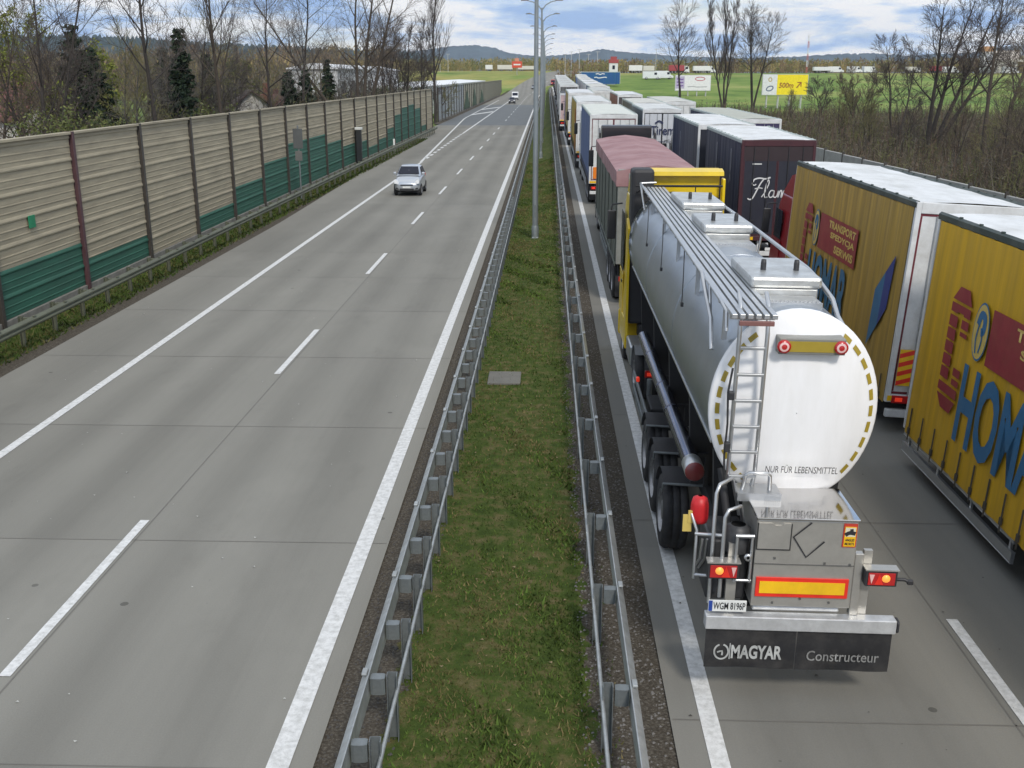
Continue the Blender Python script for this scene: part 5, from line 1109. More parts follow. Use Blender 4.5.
# ================================================================== trees
def grow_segments(seed, H, r0, stems=((0, 0),), nl=11, limb_len=.42, fork=.30, up=.35, ang=(35, 65), levels=3, counts=(9, 8), rmin=.012, wob=.10):
    """recursive bare tree; returns (trunk segments, crown segments) as lists of (p, q, r, s)"""
    rd = random.Random(seed); T_, C_ = [], []
    def branch(p, d, L, r, lev, out):
        n = 7 if lev == 0 else (5 if lev == 1 else (3 if lev == 2 else 2)); pts = [(p, r)]; cur = p; dd = d
        for i in range(n):
            wv = wob * (1.0 if lev else .45)
            dd = (dd + Vector((rd.gauss(0, wv), rd.gauss(0, wv), rd.gauss(0, wv * .6) + up * .16 * (lev > 0)))).normalized()
            nx = cur + dd * (L / n); rr = max(rmin * .6, r * (1 - .85 * (i + 1) / n)); out.append((cur, nx, pts[-1][1], rr)); cur = nx; pts.append((cur, rr))
        if lev >= levels: return
        if lev == 0: k = nl
        else: k = counts[min(lev - 1, len(counts) - 1)]
        t0 = fork if lev == 0 else .22
        for j in range(k):
            t = t0 + (1 - t0) * ((j + rd.random()) / k); f = t * n; i = min(int(f), n - 1); u = f - i
            bp = pts[i][0].lerp(pts[i + 1][0], u); br = pts[i][1] * (1 - u) + pts[i + 1][1] * u
            base = (pts[i + 1][0] - pts[i][0]).normalized(); a = R(rd.uniform(*ang)) * (1 - .35 * t); az = rd.uniform(0, 6.283) if lev else (j * 2.4 + rd.uniform(-.5, .5))
            s1 = base.orthogonal().normalized(); s2 = base.cross(s1)
            nd = base * math.cos(a) + (s1 * math.cos(az) + s2 * math.sin(az)) * math.sin(a)
            ln = (H * limb_len * (1 - .55 * t) if lev == 0 else L * .56 * (1.15 - .5 * t)) * rd.uniform(.7, 1.2)
            branch(bp, nd, ln, max(rmin, br * (.55 if lev == 0 else .5)), lev + 1, T_ if lev == 0 else C_)
    for (ax, ay) in stems:
        h = H * rd.uniform(.88, 1.0); branch(Vector((rd.uniform(-.15, .15) * (len(stems) > 1), 0, -.3)), Vector((math.tan(R(ax)), math.tan(R(ay)), 1)).normalized(), h, r0 * (1 if len(stems) == 1 else .75), 0, T_)
    return T_, C_
def seg_mesh(name, segs, m, k=3):
    P = np.array([[*a, *b] for a, b, _, _ in segs], np.float32); r = np.array([(c, d) for _, _, c, d in segs], np.float32)
    A, B = P[:, :3], P[:, 3:]; D = B - A; D /= np.linalg.norm(D, axis=1, keepdims=True) + 1e-9
    ref = np.where(np.abs(D[:, 2:3]) < .9, np.array([[0, 0, 1.]]), np.array([[1., 0, 0]])); U = np.cross(D, ref); U /= np.linalg.norm(U, axis=1, keepdims=True); Wv = np.cross(D, U); V = []
    for base, rr in ((A, r[:, :1]), (B, r[:, 1:])):
        for i in range(k):
            a = 2 * math.pi * i / k; V.append(base + (U * math.cos(a) + Wv * math.sin(a)) * rr)
    V = np.stack(V, 1).reshape(-1, 3); n = len(segs); o = np.arange(n) * 2 * k
    F = np.concatenate([np.stack([o + i, o + (i + 1) % k, o + k + (i + 1) % k, o + k + i], -1) for i in range(k)])
    return npmesh(name, V, F, m, smooth=k > 3)
bark = [mat('bark_dark', (.040, .033, .028), .9, var=.3, scale=5), mat('bark_brown', (.06, .047, .035), .9, var=.3, scale=5), mat('bark_grey', (.085, .078, .068), .9, var=.3, scale=5)]
twig = [mat('twig_dark', (.075, .060, .052), .9, var=.25), mat('twig_brown', (.125, .095, .068), .9, var=.25), mat('twig_grey', (.15, .135, .12), .9, var=.25), mat('twig_budding', (.16, .15, .06), .9, var=.3)]
leafm = {'yellowgreen': [mat('leaf_yg%d' % i, c, .7, var=.2, spec=.2) for i, c in enumerate(((.19, .22, .035), (.14, .17, .03), (.23, .25, .06)))], 'olive': [mat('leaf_ol%d' % i, c, .7, var=.2, spec=.2) for i, c in enumerate(((.10, .12, .035), (.14, .15, .05), (.07, .09, .03)))], 'spruce': [mat('needle%d' % i, c, .7, var=.25, spec=.2) for i, c in enumerate(((.016, .030, .018), (.026, .044, .022), (.040, .056, .03)))], 'fresh': [mat('leaf_fr%d' % i, c, .7, var=.2, spec=.2) for i, c in enumerate(((.06, .14, .03), (.09, .19, .04), (.05, .10, .03)))]}
def bare_tree(label, x, y, H, r0, seed, bk=0, tw=0, group=None, name='bare_tree', leaf=None, z=None, **k):
    t = thing(name, label, 'tree', (x, y, gz(x, y) if z is None else z), random.Random(seed).uniform(0, 0), group)
    T_, C_ = grow_segments(seed, H, r0, **k)
    link('trunk', seg_mesh('trunk', T_, bark[bk], 6), t); link('crown', seg_mesh('crown', C_, twig[tw], 3), t)
    if leaf:
        g = np.random.default_rng(seed); pts = np.array([b for _, b, _, _ in C_], np.float32); pts = pts[g.integers(0, len(pts), leaf[1])] + g.normal(0, .12, (leaf[1], 3)); link('foliage', leaf_mesh(pts, leaf[2], leafm[leaf[0]], seed), t)
    return t
def leaf_mesh(pts, size, mats, seed):
    g = np.random.default_rng(seed + 99); n = len(pts); a = g.normal(0, 1, (n, 3)); a /= np.linalg.norm(a, axis=1, keepdims=True); b = np.cross(a, g.normal(0, 1, (n, 3))); b /= np.linalg.norm(b, axis=1, keepdims=True) + 1e-9
    s = size * g.uniform(.6, 1.4, (n, 1)); V = np.stack([pts - a * s, pts + b * s * .5, pts + a * s, pts - b * s * .5], 1).reshape(-1, 3)
    return npmesh('foliage', V, np.arange(4 * n).reshape(-1, 4), mats, g.integers(0, len(mats), n))
def spruce(label, x, y, H, Rb, seed, group=None, name='spruce_tree', dens=1.0):
    t = thing(name, label, 'tree', (x, y, gz(x, y)), 0, group); g = np.random.default_rng(seed)
    P_ = []; S_ = [(Vector((0, 0, -.3)), Vector((0, 0, H * .5)), H * .014, H * .009), (Vector((0, 0, H * .5)), Vector((0, 0, H * .97)), H * .009, .015)]
    for lv in np.arange(.06 * H, H, H * .035):
        rr = Rb * (1 - lv / H) ** .8 + .1; nb = max(4, int(10 * (1 - lv / H) + 4))
        for b in range(nb):
            a = g.uniform(0, 6.283); L = rr * g.uniform(.65, 1.1); dr = g.uniform(.15, .45)
            S_.append((Vector((0, 0, lv)), Vector((math.cos(a) * L, math.sin(a) * L, lv - L * dr)), .03, .008))
            n = int(46 * dens * (L / Rb + .25)); u = g.random(n) ** .7; sp = (1 - u) * .12 + .10
            P_.append(np.stack([np.cos(a) * L * u + g.normal(0, 1, n) * sp, np.sin(a) * L * u + g.normal(0, 1, n) * sp, lv - L * u * dr - np.abs(g.normal(0, .12, n))], -1))
    link('trunk', seg_mesh('trunk', S_, bark[0], 5), t); link('crown', leaf_mesh(np.concatenate(P_), .20, leafm['spruce'], seed), t)
    return t
def shrub(label, x, y, H, Wd, seed, kind_='olive', n=2600, size=.11, group=None, name='shrub', tw=1):
    t = thing(name, label, 'shrub', (x, y, gz(x, y)), 0, group)
    st = [(random.Random(seed + i).uniform(-32, 32) * Wd / H, random.Random(seed + 50 + i).uniform(-30, 30)) for i in range(7)]
    T_, C_ = grow_segments(seed, H, .06, stems=st, nl=7, limb_len=.45, fork=.12, levels=2, counts=(7,), rmin=.014)
    link('stems', seg_mesh('stems', T_ , bark[1], 3), t); link('twigs', seg_mesh('twigs', C_, twig[tw], 3), t)
    if n:
        g = np.random.default_rng(seed); pts = np.array([b for _, b, _, _ in C_ + T_[len(T_) // 4:]], np.float32); pts = pts[g.integers(0, len(pts), n)] + g.normal(0, .22, (n, 3)); pts = pts[pts[:, 2] > .15]; link('foliage', leaf_mesh(pts, size, leafm[kind_], seed), t)
    return t
def atx(px, D): return (px - 546.8) / 1085.0 * D
# left, behind the noise wall, near to far
bare_tree('bare tree with twin thin trunks at the far left edge of the picture', atx(26, 58), 58, 17, .15, 11, 0, 0, stems=((2, 0), (5, 3)), nl=12, limb_len=.30, fork=.35)
bare_tree('tall dark bare tree between the budding tree and the young spruce, forked high up', atx(148, 70), 70, 19, .19, 12, 0, 0, nl=13, limb_len=.34, fork=.42, wob=.08)
bare_tree('tall brown bare tree with upswept limbs right of the young spruce', atx(218, 80), 80, 19, .20, 13, 1, 0, nl=14, limb_len=.40, fork=.38, up=.8, ang=(25, 50))
bare_tree('slender bare tree in front of the low house with the dark roof', atx(271, 96), 96, 18, .17, 14, 0, 2, nl=13, limb_len=.36, fork=.30)
bare_tree('thin wavy-trunked bare tree just left of the pair of dark spruces', atx(300, 104), 104, 19, .18, 15, 0, 0, nl=14, limb_len=.36, fork=.30)
bare_tree('largest bare tree on the left, thick trunk splitting into wide leaning limbs', atx(359, 118), 118, 21, .36, 16, 1, 1, stems=((-2, 0), (3, 3), (13, 2), (-38, 0)), nl=11, limb_len=.36, fork=.34, wob=.07)
bare_tree('tall upright bare tree standing at the end of the first noise wall', atx(434, 176), 176, 23, .30, 17, 0, 0, nl=15, limb_len=.38, fork=.25, up=.9, ang=(20, 40), rmin=.018)
for i, (px, D, H, lb) in enumerate(((384, 150, 14, 'multi-stemmed dark bare tree left of the pair beside the wall end'), (402, 156, 15, 'multi-stemmed bare tree in the middle of the dark clump near the wall end'), (418, 162, 14.5, 'leaning multi-stemmed bare tree on the right of the dark clump near the wall end'))):
    bare_tree(lb, atx(px, D), D, H, .22, 20 + i, 0, 0, stems=((-6, 0), (2, 4), (7, -3), (-14, 2)), nl=9, limb_len=.34, fork=.2, rmin=.02)
bare_tree('crooked small tree leaning right over the white roof', -20.6, 185, 8, .2, 27, 1, 3, stems=((40, 0), (-8, 0)), nl=8, limb_len=.4, fork=.3, rmin=.022)
fill = [(15, 60, 9), (42, 66, 10), (120, 74, 9), (152, 84, 10), (184, 104, 11), (214, 92, 10), (258, 104, 9.5), (296, 126, 10), (312, 128, 10), (350, 132, 9.5), (30, 82, 11), (80, 100, 11), (5, 64, 11), (55, 74, 10), (110, 84, 10.5), (128, 92, 9), (163, 88, 12), (172, 98, 11), (190, 90, 13), (203, 96, 12), (232, 104, 11), (248, 112, 10), (322, 118, 9), (338, 126, 10), (372, 140, 9), (95, 104, 9.5), (140, 110, 10), (283, 120, 9), (-20, 66, 12)]
for i, (px, D, H) in enumerate(fill):
    bare_tree('one of the lower brown bare trees packed behind the noise wall', atx(px, D), D, H, .14, 60 + i, i % 3, (1, 0, 3, 2)[i % 4], group='lower bare trees behind the noise wall', stems=((-3, 0), (5, 2)) if i % 2 else ((1, 0),), nl=13, limb_len=.42, fork=.14, rmin=.014, counts=(8, 6))
spruce('tall very dark spruce at the left of the tree belt', atx(70, 78), 78, 11.6, 3.3, 31)
spruce('dark spruce with a broad skirt right beside the tallest left spruce', atx(86, 84), 84, 10.2, 3.6, 36)
spruce('broad dim spruce half hidden behind the tall dark bare tree', atx(160, 100), 100, 10.5, 3.0, 37)
spruce('dark spruce standing behind the upswept brown bare tree', atx(205, 112), 112, 10.2, 2.8, 38)
spruce('young dark spruce with its tip against the sky among bare trees', atx(178, 84), 84, 11.6, 1.9, 32)
spruce('left one of the pair of low dark spruces behind the wall', atx(286, 112), 112, 8.4, 2.3, 33)
spruce('right one of the pair of low dark spruces, next to the big forked tree', atx(304, 112), 112, 8.6, 2.2, 34)
spruce('slim olive-brown conifer right of the spruce pair', atx(326, 122), 122, 9.8, 1.7, 35)
bare_tree('bright yellow-green budding tree at the upper left corner', atx(4, 70), 70, 11.4, .2, 41, 1, 3, leaf=('yellowgreen', 4200, .11), nl=13, limb_len=.45, fork=.25, name='budding_tree')
bare_tree('yellow-green budding tree between the spruces and the tall dark tree', atx(98, 96), 96, 9.0, .2, 42, 1, 3, leaf=('yellowgreen', 3000, .12), nl=13, limb_len=.45, fork=.2, name='budding_tree')
bare_tree('pale olive budding tree behind the low house', atx(236, 125), 125, 9, .2, 43, 1, 3, leaf=('olive', 3000, .2), nl=13, limb_len=.45, fork=.2, name='budding_tree')
shrub('round olive-green shrub rising above the wall near the left edge', atx(66, 54), 54, 6.0, 5.5, 44, 'olive', 5200, .085)
shrub('olive shrub behind the wall left of the second bay', atx(112, 62), 62, 5.4, 5, 45, 'olive', 3200, .09)
shrub('low green shrub in front of the white house gable', atx(200, 84), 84, 5.4, 5, 46, 'olive', 2600, .11)
shrub('fresh green spreading bush beneath the white halls', atx(395, 158), 158, 6.2, 9, 47, 'fresh', 3000, .16)
shrub('small fresh green bush in the gap between the two noise walls', -19.2, 170, 3.6, 1.6, 48, 'fresh', 500, .12)
shrub('reddish-brown twiggy bush below the big forked tree', atx(372, 138), 138, 6.0, 7, 49, 'olive', 300, .12, tw=1)
# undergrowth mass
def thicket(name, label, n, region, hf, mats, seed, tw=9, wid=.03, ndist=True):
    g = np.random.default_rng(seed); V = []; Fc = []; mi = []
    x, y = region(g, n); z = ground_z(x, y); h = hf(x, y, g); N_ = len(x)
    lean = g.normal(0, .16, (N_, 2)); top = np.stack([x + lean[:, 0] * h, y + lean[:, 1] * h, z + h], -1); base = np.stack([x, y, z - .1], -1); w = wid * (1 + y / 90.) * g.uniform(.6, 1.4, N_)
    a = g.uniform(-.9, .9, N_); off = np.stack([np.cos(a) * w, np.sin(a) * w, 0 * w], -1)
    tri = [np.stack([base - off, base + off, top], 1)]; col = [g.integers(0, len(mats), N_)]
    for k in range(tw):
        f = g.uniform(.2, .95, N_)[:, None]; p = base + (top - base) * f; L = h[:, None] * g.uniform(.18, .5, (N_, 1)) * (1.15 - f); d = g.normal(0, 1, (N_, 3)); d[:, 2] = np.abs(d[:, 2]) * .9 + .25; d /= np.linalg.norm(d, axis=1, keepdims=True)
        e = np.cross(d, g.normal(0, 1, (N_, 3))); e /= np.linalg.norm(e, axis=1, keepdims=True) + 1e-9; ww = (w * .55)[:, None]
        tri.append(np.stack([p - e * ww, p + e * ww, p + d * L], 1)); col.append(col[0])
    V = np.concatenate(tri).reshape(-1, 3); F = np.arange(len(V)).reshape(-1, 3)
    o = kind(link(name, npmesh(name, V, F, mats, np.concatenate(col))), 'stuff'); tag(o, label, 'undergrowth'); return o
um = [mat('brush_brown', (.105, .082, .056), .9, var=.3, scale=.6), mat('brush_grey', (.13, .115, .09), .9, var=.3, scale=.6), mat('brush_olive', (.12, .125, .045), .9, var=.3, scale=.6), mat('brush_dark', (.055, .046, .034), .9, var=.3, scale=.6), mat('brush_red', (.13, .085, .06), .9, var=.3, scale=.6)]
def reg_l(g, n):
    y = 38 + 120 * g.random(n) ** 1.2; x = -18.4 - (6 + y * .42) * g.random(n); return x, y
def clump(x, y, a, b): return np.sin(x * .35 + a) * np.sin(y * .22 + b) + .5 * np.sin(x * .9 + y * .6 + a)
def open_l(x, y):
    px = 546.8 + x / y * 1085
    return (1 - .78 * ((px > 86) & (px < 146) & (y > 60))) * (1 - .6 * (px < 44)) * (1 - .6 * ((px > 228) & (px < 290) & (y < 108))) * (.45 + .55 * sm(48, 80, y))
thicket('undergrowth', 'tangled brown undergrowth filling the ground behind the long noise wall', 11000, reg_l, lambda x, y, g: np.clip((3.6 + y * .020 + 1.3 * clump(x, y, 1, 2)) * g.uniform(.6, 1.2, len(x)) * open_l(x, y), .6, 7), [um[3], um[0], um[2], um[1], um[3]], 71)
def reg_r(g, n):
    m_ = n * 3; y = 34 + 150 * g.random(m_) ** 1.1; x0 = 21.5 + np.maximum(0, (80 - y)) * .04; x = x0 + (12 + y * .36) * g.random(m_) ** 1.1
    return x[:n], y[:n]
thicket('scrub', 'dense dark brown leafless scrub between the truck queue and the green field', 22000, reg_r, lambda x, y, g: np.clip((2.3 + .9 * clump(x, y, .5, 3) + 2.0 * sm(75, 40, y)) * g.uniform(.55, 1.2, len(x)), .7, 7.5), um, 72, 10, .020)
# right-hand trees
bare_tree('round-crowned bare tree with single trunk in front of the white billboard', atx(681, 190), 190, 16.6, .27, 81, 0, 0, nl=15, limb_len=.46, fork=.42, ang=(35, 60), rmin=.020)
bare_tree('tall narrow poplar-like bare tree in the middle of the three right of the queue', atx(724, 190), 190, 20.5, .27, 82, 0, 0, stems=((-3, 0), (1, 2), (4, 0)), nl=15, limb_len=.26, fork=.25, up=1.0, ang=(14, 30), rmin=.020)
bare_tree('broad leaning bare tree left of the yellow billboard', atx(753, 196), 196, 17.6, .30, 83, 0, 0, stems=((-9, 0), (1, 3), (5, 2)), nl=13, limb_len=.34, fork=.42, ang=(35, 65), rmin=.021)
bare_tree('small crooked bare tree right of the yellow billboard', atx(820, 180), 180, 6.6, .16, 84, 0, 0, stems=((-8, 0), (14, 0)), nl=9, limb_len=.45, fork=.2, rmin=.026)
bare_tree('bushy low bare tree with many spreading stems above the scrub', atx(858, 150), 150, 8.2, .18, 85, 0, 1, stems=((-22, 0), (-6, 3), (12, 0), (28, 2)), nl=9, limb_len=.4, fork=.15, rmin=.024)
bare_tree('thin bare tree leaning to the left over the green field', atx(898, 120), 120, 11.4, .2, 86, 0, 0, stems=((-14, 0), (18, 3)), nl=12, limb_len=.36, fork=.35, rmin=.02)
bare_tree('large multi-stemmed bare tree at the right, stems fanning out to the right', atx(931, 102), 102, 15.5, .34, 87, 0, 0, stems=((-3, 0), (7, 2), (15, -2), (27, 2)), nl=13, limb_len=.30, fork=.34, wob=.08, rmin=.018)
bare_tree('tall forked bare tree nearest the right edge, leaning right', atx(988, 88), 88, 15.5, .30, 88, 1, 0, stems=((-4, 0), (18, 2)), nl=13, limb_len=.32, fork=.36, wob=.08, rmin=.016)
for i, (px, D, H) in enumerate(((1012, 62, 8.5), (1030, 58, 9), (1000, 74, 8.0), (1045, 64, 10), (960, 92, 6.5), (842, 128, 6.0), (905, 96, 6.0), (790, 160, 5.5), (870, 108, 5.6))):
    bare_tree('one of the young dark trees standing up out of the right-hand scrub', atx(px, D), D, H, .09, 130 + i, i % 2, (0, 1, 3)[i % 3], group='young trees in the right-hand scrub', stems=((-5, 0), (4, 2), (9, -2)), nl=10, limb_len=.36, fork=.12, rmin=.011, counts=(8, 6), name='young_tree')

# far woods
def far_wood(name, label, n, region, hf, mats, seed, sp=.30, tw=26):
    g = np.random.default_rng(seed); x, y = region(g, n); z = ground_z(x, y); h = hf(x, y, g); N_ = len(x); tri = []; col = []; c = g.integers(0, len(mats), N_)
    b = np.stack([x, y, z - .5], -1); tp = np.stack([x, y, z + h], -1); o = np.stack([.16 + 0 * x, 0 * x, 0 * x], -1); tri.append(np.stack([b - o, b + o, tp], 1)); col.append(0 * c)
    for k in range(tw):
        f = g.uniform(.12, .98, N_); rad = h * .26 * np.sqrt(np.clip(1 - ((f - .55) / .52) ** 2, .05, 1)); a = g.uniform(0, 6.283, N_); rr = rad * np.sqrt(g.random(N_)); p = np.stack([x + np.cos(a) * rr, y + np.sin(a) * rr, z + h * f], -1)
        L = h * g.uniform(.08, .2, N_); d = np.stack([np.cos(a) * .5, np.sin(a) * .5, .9 + 0 * a], -1); w = np.stack([g.uniform(.12, .34, N_), g.normal(0, .1, N_), g.normal(0, .05, N_)], -1) * sp / .3
        tri.append(np.stack([p - w, p + w, p + d * L[:, None]], 1)); col.append(c)
    V = np.concatenate(tri).reshape(-1, 3); o = kind(link(name, npmesh(name, V, np.arange(len(V)).reshape(-1, 3), mats, np.concatenate(col))), 'stuff'); tag(o, label, 'woodland'); return o
wm_ = [mat('wood_%d' % i, c, .9, var=.25, scale=.1, spec=.1) for i, c in enumerate(((.17, .13, .09), (.27, .21, .095), (.33, .27, .11), (.20, .19, .08), (.22, .15, .10), (.15, .16, .07)))]
far_wood('far_wood', 'yellow-brown early spring wood lining the far side of the right-hand field', 1500, lambda g, n: (g.uniform(4, 330, n), g.uniform(455, 560, n)), lambda x, y, g: g.uniform(3.6, 6.2, len(x)) + 1.6 * sm(120, 260, x), wm_, 91)
far_wood('far_wood', 'mixed yellow-green wood beyond the far end of the left carriageway', 900, lambda g, n: (g.uniform(-170, 6, n), g.uniform(585, 700, n)), lambda x, y, g: g.uniform(4, 7.5, len(x)), [wm_[1], wm_[2], wm_[3], wm_[5], leafm['olive'][1]], 92)
far_wood('far_wood', 'brown bare wood in the middle distance beyond the white halls', 1500, lambda g, n: (g.uniform(-330, -70, n), g.uniform(330, 520, n)), lambda x, y, g: g.uniform(9, 14, len(x)), [wm_[0], wm_[4], wm_[1], um[0], um[1]], 93)

# ================================================================== buildings, billboards, far vehicles
plas = mat('plaster_white', (.62, .60, .55), .85, var=.08, scale=.6, dirt=(.42, .40, .36), dscale=.5); tile = mat('roof_tile_dark', (.085, .06, .055), .8, var=.25, scale=2); tiler = mat('roof_tile_red', (.13, .05, .042), .8, var=.3, scale=2); winm = glass
def house(label, x, y, w, d, hw, hr, roofm, rz=0., wall=plas):
    t = thing('house', label, 'house', (x, y, gz(x, y)), rz)
    q = MB(); q.box(-w / 2, w / 2, -d / 2, d / 2, -.4, hw); q.prism([(-w / 2, hw + .001), (w / 2, hw + .001), (0, hr - .12)], 'y', -d / 2, d / 2); q.build('wall', wall, t)
    q = MB()
    for s in (-1, 1): q.prism([(s * (w / 2 + .45), hw - .25), (s * (w / 2 + .45), hw - .08), (0, hr + .1), (0, hr - .08)], 'y', -d / 2 - .4, d / 2 + .4)
    rf = q.build('roof', roofm, t); q = MB(); q.box(w * .18, w * .18 + .5, .5, 1.0, hw + .6, hr + .7, bev=.02); q.build('chimney', tiler, rf)
    for i in (-1, 1):
        for zz in (1.2, ):
            q = MB(); q.box(i * w * .25 - .5, i * w * .25 + .5, -d / 2 - .03, -d / 2 - .004, zz, zz + 1.3); f = q.build('window', M('frame_white', (.7, .7, .7), .5), t)
            q = MB(); q.box(i * w * .25 - .42, i * w * .25 + .42, -d / 2 - .036, -d / 2 - .031, zz + .08, zz + 1.22); q.build('pane', glass, f)
    q = MB(); q.box(-.4, .4, -d / 2 - .03, -d / 2 - .004, -.1, 2.1); q.build('door', M('door_brown', (.09, .05, .03), .5), t)
    return t
house('low white-gabled house with a dark tiled roof behind the noise wall', atx(246, 108), 108, 7.5, 9, 3.4, 6.4, tile, R(18))
house('house with faded red tiled roof beyond the dark-roofed house', atx(272, 128), 128, 9, 7, 3.2, 5.6, tiler, R(80))
house('red-roofed house half hidden by bare trees at the far left edge', atx(4, 96), 96, 8, 7, 4.2, 7.2, tiler, R(75))
hallw = mat('hall_white', (.70, .71, .71), .6, var=.06, scale=.15, dirt=(.5, .5, .48), dscale=.1); hallr = mat('hall_roof', (.74, .75, .76), .6, var=.05, scale=.2)
def hall(label, x0, x1, y0, y1, z1, slope=.5):
    t = thing('warehouse', label, 'warehouse', ((x0 + x1) / 2, y0, gz((x0 + x1) / 2, y0))); w = (x1 - x0) / 2; L = y1 - y0
    q = MB(); q.box(-w, w, 0, L, -.5, z1); q.build('wall', hallw, t)
    q = MB(); q.prism([(-w - .3, z1 + .003), (w + .3, z1 + .003), (w + .3, z1 + .15), (0, z1 + .15 + slope), (-w - .3, z1 + .15)], 'y', -.3, L + .3); q.build('roof', hallr, t)
    for k in range(int(L / 8)):
        q = MB(); q.box(w + .004, w + .05, 3 + 8 * k, 6 + 8 * k, z1 * .5, z1 * .8); q.build('window', glass, t)
    q = MB(); q.box(-2, 2, -.05, -.004, -.1, 3.2); q.build('gate', M('gate_grey', (.35, .37, .38), .5), t)
    return t
hall('very long low hall with flat white roof right behind the second noise wall', -44, -24, 192, 420, 5.6)
hall('white hall with a pale gable seen between the bare trees left of the long hall', -38.3, -31, 160, 226, 8.7, .7)
# parked cars behind the wall
for i, (px, D, c) in enumerate(((8, 98, cwhite), (24, 101, cgrey), (38, 99, cwhite), (52, 104, cwhite), (96, 122, cwhite), (108, 124, cgrey), (120, 126, cwhite), (133, 128, cwhite))):
    X_ = atx(px, D); cols = {id(cwhite): 'white', id(cgrey): 'grey'}[id(c)]
    make_car('one of the %s cars parked beyond the trees behind the noise wall' % cols, X_, D, gz(X_, D), c, R((25, -20, 60, 10)[i % 4]), group='cars parked behind the wall')
def billboard(label, x, y, w, z0, z1, rz=0.):
    t = thing('billboard', label, 'billboard', (x, y, gz(x, y)), rz); g0 = gz(x, y); a, b = z0 - g0, z1 - g0
    q = MB(); q.box(-w / 2, w / 2, 0, .22, a, b, bev=.03); bd = q.build('board', M('board_back', (.45, .46, .46), .6), t)
    for k in range(4):
        q = MB(); xx = -w / 2 + w * (k + .5) / 4; q.box(xx - .09, xx + .09, .23, .45, -.4, b - .3); q.tube([(xx, 1.6, -.2), (xx, .4, (a + b) / 2)], .06, 6); q.build('leg', M('leg_pale', (.5, .5, .5), .6), t)
    return t, bd, a, b
t, bd, a, b = billboard('white billboard with purple and red print standing on the green field', 33.6, 250, 8.2, 4.0, 7.5)
q = MB(); q.box(-4.0, 4.0, -.012, -.003, a + .08, b - .08); q.build('face', M('poster_white', (.75, .74, .76), .5), bd)
purp = M('print_purple', (.16, .07, .30), .5)
q = MB(); q.box(-3.95, -1.95, -.018, -.0125, a + .5, b - .3); q.build('picture', M('poster_lilac', (.45, .40, .55), .5), bd)
for k, z in enumerate((a + 2.6, a + 1.9, a + 1.2)):
    q = MB(); ribbon(q, [(-3.7, z), (-3.2, z + .1), (-2.7, z - .1), (-2.2, z)], .26, (0, -.019, 0), (1, 0, 0), (0, 0, 1), .003); q.build('print', purp, bd)
q = MB(); ribbon(q, [(1.6 + 1.1 * math.cos(v), b - .85 + .38 * math.sin(v)) for v in np.linspace(0, 6.4, 14)], .16, (0, -.013, 0), (1, 0, 0), (0, 0, 1), .003); q.build('print', M('print_crimson', (.45, .06, .10), .5), bd)
q = MB(); ribbon(q, [(-1.2, a + .9), (0, a + .95), (1, a + .85), (3.2, a + .9)], .18, (0, -.013, 0), (1, 0, 0), (0, 0, 1), .003); q.build('print', M('print_grey', (.35, .35, .37), .5), bd)
t, bd, a, b = billboard('yellow and white billboard reading 500m with an arrow', 45.9, 210, 8.8, 3.75, 7.65)
q = MB(); q.box(-1.55, 4.3, -.012, -.003, a + .08, b - .08); q.build('face', M('poster_yellow', (.85, .68, .015), .5), bd)
q = MB(); q.box(-4.3, -1.555, -.012, -.003, a + .08, b - .08); q.build('face', M('poster_pale', (.72, .73, .74), .5), bd)
pb = M('print_rust', (.30, .09, .02), .5)
text_part('500m', (-1.2, -.013, a + 1.35), (1, 0, 0), (0, 0, 1), 2.8, 1.0, pb, bd, bold=.025, shear=.15)
q = MB(); ribbon(q, [(2.2, a + 1.35), (2.95, a + 2.3)], .22, (0, -.013, 0), (1, 0, 0), (0, 0, 1), .003, 0, 2); ribbon(q, [(2.3, a + 2.36), (3.05, a + 2.40), (3.02, a + 1.6)], .22, (0, -.013, 0), (1, 0, 0), (0, 0, 1), .003, 0, 1); q.build('arrow', pb, bd)
q = MB(); ribbon(q, [(-2.9 + .62 * math.cos(v), a + 1.25 + .42 * math.sin(v) + .15 * math.cos(v)) for v in np.linspace(0, 6.4, 14)], .20, (0, -.013, 0), (1, 0, 0), (0, 0, 1), .003); q.build('emblem', M('print_slate', (.08, .12, .2), .5), bd)
q = MB(); ribbon(q, [(-2.9 + .3 * math.cos(v), a + 2.9 + .34 * math.sin(v)) for v in np.linspace(0, 6.4, 12)], .16, (0, -.013, 0), (1, 0, 0), (0, 0, 1), .003); q.build('emblem', M('print_brass', (.45, .33, .12), .5), bd)
# far vehicles and structures along the top of the field
def far_truck(label, px, D, pyb, wpx, hpx, c, cabc=None):
    w = wpx / 1085.0 * D; h = hpx / 1085.0 * D; x = atx(px, D); z = gz(x, D); t = thing('parked_truck', label, 'truck', (x, D, z))
    q = MB(); q.box(-w / 2, w / 2 - (1.8 if cabc else 0), -1.2, 1.2, .9, h, bev=.05); q.build('box_body', c, t)
    if cabc:
        q = MB(); q.prism([(w / 2 - 1.75, .5), (w / 2 - 1.75, h * .92), (w / 2 - .4, h * .9), (w / 2, h * .5), (w / 2, .5)], 'y', -1.15, 1.15); cb = q.build('cab', cabc, t); q = MB(); q.box(w / 2 - 1.3, w / 2 - .5, -1.17, -1.152, h * .52, h * .78); q.build('side_window', glass, cb)
    q = MB(); q.box(-w / 2 + .3, w / 2 - .2, -.9, .9, .6, .899); q.build('chassis', dark, t)
    for xx in (-w / 2 + 1.2, -w / 2 + 2.3, w / 2 - 1.1):
        for s in (-1, 1):
            ty, rm = wheel_meshes(.5, .3); o = link('wheel', ty, t, (xx, s * 1.0, .5), (0, 0, R(90))); link('rim', rm, o)
    return t
